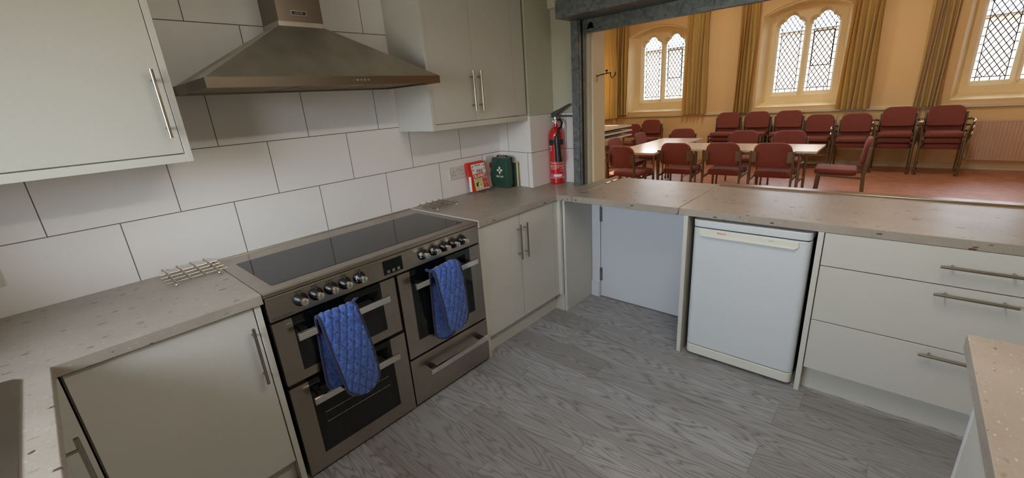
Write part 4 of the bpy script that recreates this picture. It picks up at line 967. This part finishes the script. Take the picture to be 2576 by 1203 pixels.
for y, n, ar, w_ in stacks:
    for i in range(n):
        pos = {2: ('lower', 'upper'), 3: ('bottom', 'middle', 'top')}[n][i]
        chair(9.52 - i * 0.035 - (0.03 if ar else 0), y, PI, '%s %s of the %s stack from the left along the window wall' % (pos, 'armchair' if ar else 'chair', w_), 'russet chairs stacked along the window wall', z=i * PH, arms=bool(ar))

# ------------------------------------------------------------------ hall: tables
def table(name, label, x0, x1, y0, y1, zt, legs=True, folded=False):
    t = thing(name, label, 'table', ((x0 + x1) / 2, (y0 + y1) / 2, zt - 0.72 if legs else zt - 0.03), group='folding tables')
    top = box(x0 + 0.006, x1 - 0.006, y0 + 0.006, y1 - 0.006, zt - 0.022, zt).build('tabletop', M['table_top'], t)
    e_ = MB().box(x0, x0 + 0.006, y0, y1, zt - 0.026, zt + 0.001).box(x1 - 0.006, x1, y0, y1, zt - 0.026, zt + 0.001).box(x0 + 0.006, x1 - 0.006, y0, y0 + 0.006, zt - 0.026, zt + 0.001).box(x0 + 0.006, x1 - 0.006, y1 - 0.006, y1, zt - 0.026, zt + 0.001)
    e_.build('edge_trim', M['table_edge'], t)
    lx = (x1 - x0) > (y1 - y0)
    if legs:
        h = zt - 0.026
        for sa in (0.10, 0.90):
            for sb in (0.12, 0.88):
                px_, py_ = (x0 + (x1 - x0) * sa, y0 + (y1 - y0) * sb) if lx else (x0 + (x1 - x0) * sb, y0 + (y1 - y0) * sa)
                MB().tube([(px_, py_, h), (px_, py_, 0.0)], 0.014, 10).build('leg', M['tube_grey'], t, smooth=True)
                MB().tube([(px_, py_, 0.0), (px_, py_, 0.02)], 0.019, 8).build('foot_cap', M['rubber'], t)
            a, b = ((x0 + (x1 - x0) * sa, y0 + (y1 - y0) * 0.12, 0.30), (x0 + (x1 - x0) * sa, y0 + (y1 - y0) * 0.88, 0.30)) if lx else ((x0 + (x1 - x0) * 0.12, y0 + (y1 - y0) * sa, 0.30), (x0 + (x1 - x0) * 0.88, y0 + (y1 - y0) * sa, 0.30))
            MB().tube([a, b], 0.009, 8).build('leg_brace', M['tube_grey'], t, smooth=True)
            a2 = Vector(a); b2 = a2.copy(); mid = (x0 + x1) / 2 if lx else (y0 + y1) / 2
            if lx: b2.x = a2.x + (mid - a2.x) * 0.55
            else: b2.y = a2.y + (mid - a2.y) * 0.55
            b2.z = h; a2.y = (y0 + y1) / 2 if lx else a2.y; b2.y = a2.y if lx else b2.y
            if not lx: a2.x = b2.x = (x0 + x1) / 2
            MB().tube([a2, b2], 0.008, 8).build('stay', M['tube_grey'], t, smooth=True)
    elif folded:
        u = MB()
        for yy_ in (y0 + 0.06, y1 - 0.06): u.tube([(x0 + 0.1, yy_, zt - 0.045), (x1 - 0.1, yy_, zt - 0.045)], 0.013, 8)
        for xx_ in (x0 + 0.1, (x0 + x1) / 2, x1 - 0.1): u.tube([(xx_, y0 + 0.06, zt - 0.045), (xx_, y1 - 0.06, zt - 0.045)], 0.012, 8)
        u.build('folded_legs', M['black'], t, smooth=True)
    return t
table('folding_table', 'long folding table lying across the view behind the near row of chairs', 6.30, 7.03, -1.645, 0.155, 0.72)
table('folding_table', 'folding table at the left running away from the hatch, top bright with window glare', 5.79, 7.72, 0.160, 0.835, 0.72)
table('folding_table', 'lowest of the three tables piled at the left, standing on its legs', 6.17, 8.00, 1.60, 2.36, 0.772)
table('folding_table', 'middle of the three tables piled at the left, legs folded', 6.17, 8.01, 1.60, 2.36, 0.858, False, True)
table('folding_table', 'topmost of the three tables piled at the left, sunlit', 6.17, 7.99, 1.60, 2.36, 0.945, False, True)

# ------------------------------------------------------------------ hall: radiators
def radiator(label, y0, y1):
    c = thing('radiator', label, 'radiator', (XH - 0.06, (y0 + y1) / 2, 0.16))
    mb = MB(); n = int(abs(y1 - y0) / 0.040); prof = []
    for i in range(n):
        a = y0 + (y1 - y0) * i / n; w_ = (y1 - y0) / n; prof += [(a, 0), (a + w_ * 0.22, 0), (a + w_ * 0.34, 0.009), (a + w_ * 0.86, 0.009)]
    prof.append((y1, 0))
    mb.loft([[(XH - 0.088 - d, a, 0.185) for a, d in prof] + [(XH - 0.075, y1, 0.185), (XH - 0.075, y0, 0.185)], [(XH - 0.088 - d, a, 0.745) for a, d in prof] + [(XH - 0.075, y1, 0.745), (XH - 0.075, y0, 0.745)]])
    mb.build('ribbed_panel', M['radiator'], c)
    MB().box(XH - 0.094, XH - 0.03, y0 - 0.004, y1 + 0.004, 0.745, 0.765).box(XH - 0.094, XH - 0.07, y0 - 0.004, y1 + 0.004, 0.160, 0.185).build('casing', M['radiator'], c, 0.003)
    MB().box(XH - 0.04, XH - 0.001, y0 + 0.1, y0 + 0.14, 0.3, 0.7).box(XH - 0.04, XH - 0.001, y1 - 0.14, y1 - 0.1, 0.3, 0.7).box(XH - 0.07, XH - 0.04, y0 + .02, y1 - .02, 0.19, 0.74).build('bracket', M['radiator'], c)
    v = MB().tube([(XH - 0.07, y1 + 0.002, 0.20), (XH - 0.07, y1 + 0.05, 0.20)], 0.011, 8); v.tube([(XH - 0.07, y1 + 0.04, 0.20), (XH - 0.07, y1 + 0.04, 0.0)], 0.008, 8); v.build('pipe', M['cream_plastic'], c, smooth=True)
    MB().lathe([(0.018, 0), (0.02, 0.01), (0.018, 0.05), (0.008, 0.055)], (XH - 0.07, y1 + 0.04, 0.205), 'z', 12).build('valve', M['cream_plastic'], c, smooth=True)
radiator('long ribbed radiator on the far wall at the right edge', -4.6, -3.19)
radiator('ribbed radiator half hidden behind the chair stacks below the middle window', -1.50, -0.30)

# ------------------------------------------------------------------ hall: curtains
def curtain(label, p0, p1, zt, zb, folds, nrm, seed, amp=0.06, flare=0.0):
    """gathered curtain between plan points p0 and p1 (top), hanging from zt to zb"""
    rnd = random.Random(seed); a, b = Vector((*p0, 0)), Vector((*p1, 0)); n = Vector(nrm)
    c = thing('curtain', label, 'curtain', ((a.x + b.x) / 2, (a.y + b.y) / 2, zb), group='gold curtains beside the hall windows')
    NU, NV = folds * 10, 14; ph = [rnd.uniform(-0.5, 0.5) for _ in range(folds + 2)]; am = [rnd.uniform(0.6, 1.3) for _ in range(folds + 2)]
    grid = []
    for j in range(NV + 1):
        v = j / NV; row = []
        for i in range(NU + 1):
            u = i / NU; fi = u * folds; k0 = int(fi); fr_ = fi - k0
            amp_ = amp * (am[k0] * (1 - fr_) + am[k0 + 1] * fr_) * (0.45 + 0.55 * min(1, v * 3))
            w_ = math.sin(2 * PI * fi + ph[k0] * (1 - fr_) + ph[k0 + 1] * fr_ + 0.8 * math.sin(v * 2.2 + seed))
            base = a.lerp(b, 0.5 + (u - 0.5) * (1 + flare * v))
            wob = 0.012 * math.sin(v * 4 + fi * 1.7 + seed)
            p = base + n * (amp_ * w_ + 0.01 * math.sin(fi * 3.3 + v * 3)) + (b - a).normalized() * wob
            row.append(Vector((p.x, p.y, zt + (zb - zt) * v)))
        grid.append(row)
    mb = MB()
    for sgn in (0, 1):
        base = len(mb.v)
        for row in grid: mb.v += [p + n * (0.004 * sgn) for p in row]
        for j in range(NV):
            for i in range(NU): q = base + j * (NU + 1) + i; mb.f.append((q, q + 1, q + NU + 2, q + NU + 1))
    tot = (NU + 1) * (NV + 1)
    for i in range(NU): mb.f.append((NV * (NU + 1) + i, NV * (NU + 1) + i + 1, tot + NV * (NU + 1) + i + 1, tot + NV * (NU + 1) + i))
    for j in range(NV):
        for e_ in (0, NU): q = j * (NU + 1) + e_; mb.f.append((q, q + NU + 1, tot + q + NU + 1, tot + q))
    mb.build('cloth', M['curtain'], c, smooth=True)
    hd = MB()
    for i in range(folds * 2): q = a.lerp(b, (i + 0.5) / (folds * 2)); hd.box(q.x - 0.012, q.x + 0.012, q.y - 0.012, q.y + 0.012, zt - 0.06, zt + 0.012)
    hd.build('pleat_heading', M['curtain'], c, 0.004)
    return c
XC = XH - 0.10
curtain('gold curtain hanging across the corner, backlit by the side window', (8.80, 2.93), (9.76, 2.90), 3.04, 0.985, 8, (0, -1, 0), 3, 0.05)
curtain('gold curtain on the far wall left of the corner window', (XC, 2.97), (XC, 2.70), 3.05, 1.03, 4, (-1, 0, 0), 5)
curtain('gold curtain right of the corner window', (XC, 1.345), (XC, 0.90), 3.05, 1.0, 6, (-1, 0, 0), 7, flare=0.08)
curtain('gold curtain left of the middle window', (XC, 0.315), (XC, 0.02), 3.05, 1.0, 5, (-1, 0, 0), 11, flare=0.05)
curtain('gold curtain right of the middle window', (XC, -1.41), (XC, -1.85), 3.05, 1.0, 6, (-1, 0, 0), 13, flare=0.06)
curtain('gold curtain left of the window at the right edge', (XC, -2.43), (XC, -2.73), 3.05, 1.0, 6, (-1, 0, 0), 17, flare=0.12)
for lab, p, q in (('curtain rail over the corner window', 0.85, 3.0), ('curtain rail over the middle window', -1.95, 0.36), ('curtain rail over the window at the right edge', -4.8, -2.35)):
    cc = thing('curtain_rail', lab, 'curtain rail', (XC, (p + q) / 2, 3.07)); MB().box(XC - 0.012, XC + 0.012, p, q, 3.062, 3.085).build('rail', M['white_gloss'], cc, 0.002)
    for yy_ in (p + 0.1, q - 0.1): MB().box(XC, XH, yy_, yy_ + 0.02, 3.066, 3.082).build('bracket', M['white_gloss'], cc)
cc = thing('curtain_rail', 'curtain rail on the left wall of the hall', 'curtain rail', (8.2, 2.93, 3.07)); MB().box(6.9, 9.8, 2.918, 2.942, 3.062, 3.085).build('rail', M['white_gloss'], cc, 0.002)
for xx_ in (7.0, 9.7): MB().box(xx_, xx_ + 0.02, 2.93, 3.03, 3.066, 3.082).build('bracket', M['white_gloss'], cc)

# ------------------------------------------------------------------ outside the hall: ground and the terrace across the road
struct('ground', box(10.9, 60, -45, 45, -0.6, -0.5), mat('tarmac', (96, 92, 88), 0.9), 'ground outside the hall')
M['brick'] = mat('weathered_brick', (146, 132, 120), 0.9); k = N(M['brick'])
br = k.n('ShaderNodeTexBrick'); o = k.sep(k.co()); k.l(k.comb(o['Y'], o['Z']), br.inputs['Vector']); br.inputs['Scale'].default_value = 1
br.inputs['Brick Width'].default_value = 0.45; br.inputs['Row Height'].default_value = 0.15; br.inputs['Mortar Size'].default_value = 0.02
br.inputs['Color1'].default_value = lin((156, 140, 126)); br.inputs['Color2'].default_value = lin((140, 124, 112)); br.inputs['Mortar'].default_value = lin((166, 160, 150)); k.l(br.outputs['Color'], k.b.inputs['Base Color'])
M['slate'] = vary(mat('slate_roof', (118, 120, 126), 0.7), 6, 0.15)
def house(label, y0, y1, x, hw, hr):  # houses added here, heights set to dim the low sky behind the leads
    c = thing('house', label, 'house', (x + 3, (y0 + y1) / 2, -0.5), group='terrace outside the hall windows')
    box(x, x + 7, y0, y1, -0.5, hw).build('brick_wall', M['brick'], c)
    MB().prism([(x - 0.35, hw), (x + 3.5, hr), (x + 7.35, hw)], lambda a, b, d: (a, d, b), y0 - 0.1, y1 + 0.1).build('roof', M['slate'], c)
    for i in range(2):
        yy = y0 + (y1 - y0) * (0.28 + 0.44 * i)
        for zz in (0.6, 3.2):
            if zz + 1.4 > hw: continue
            w_ = box(x - 0.04, x + 0.02, yy - 0.5, yy + 0.5, zz, zz + 1.25).build('window', M['white_gloss'], c); box(x - 0.05, x - 0.035, yy - 0.42, yy + 0.42, zz + 0.08, zz + 1.17).build('pane', M['oven_glass'], w_)
house('low brick outbuilding faintly seen through the corner window', -0.5, 14, 24, 3.6, 5.5)
house('brick house faintly seen through the middle window', -8.5, -0.8, 23, 3.2, 5.2)
house('brick house faintly seen through the right-hand window', -19, -9, 22, 3.3, 5.0)
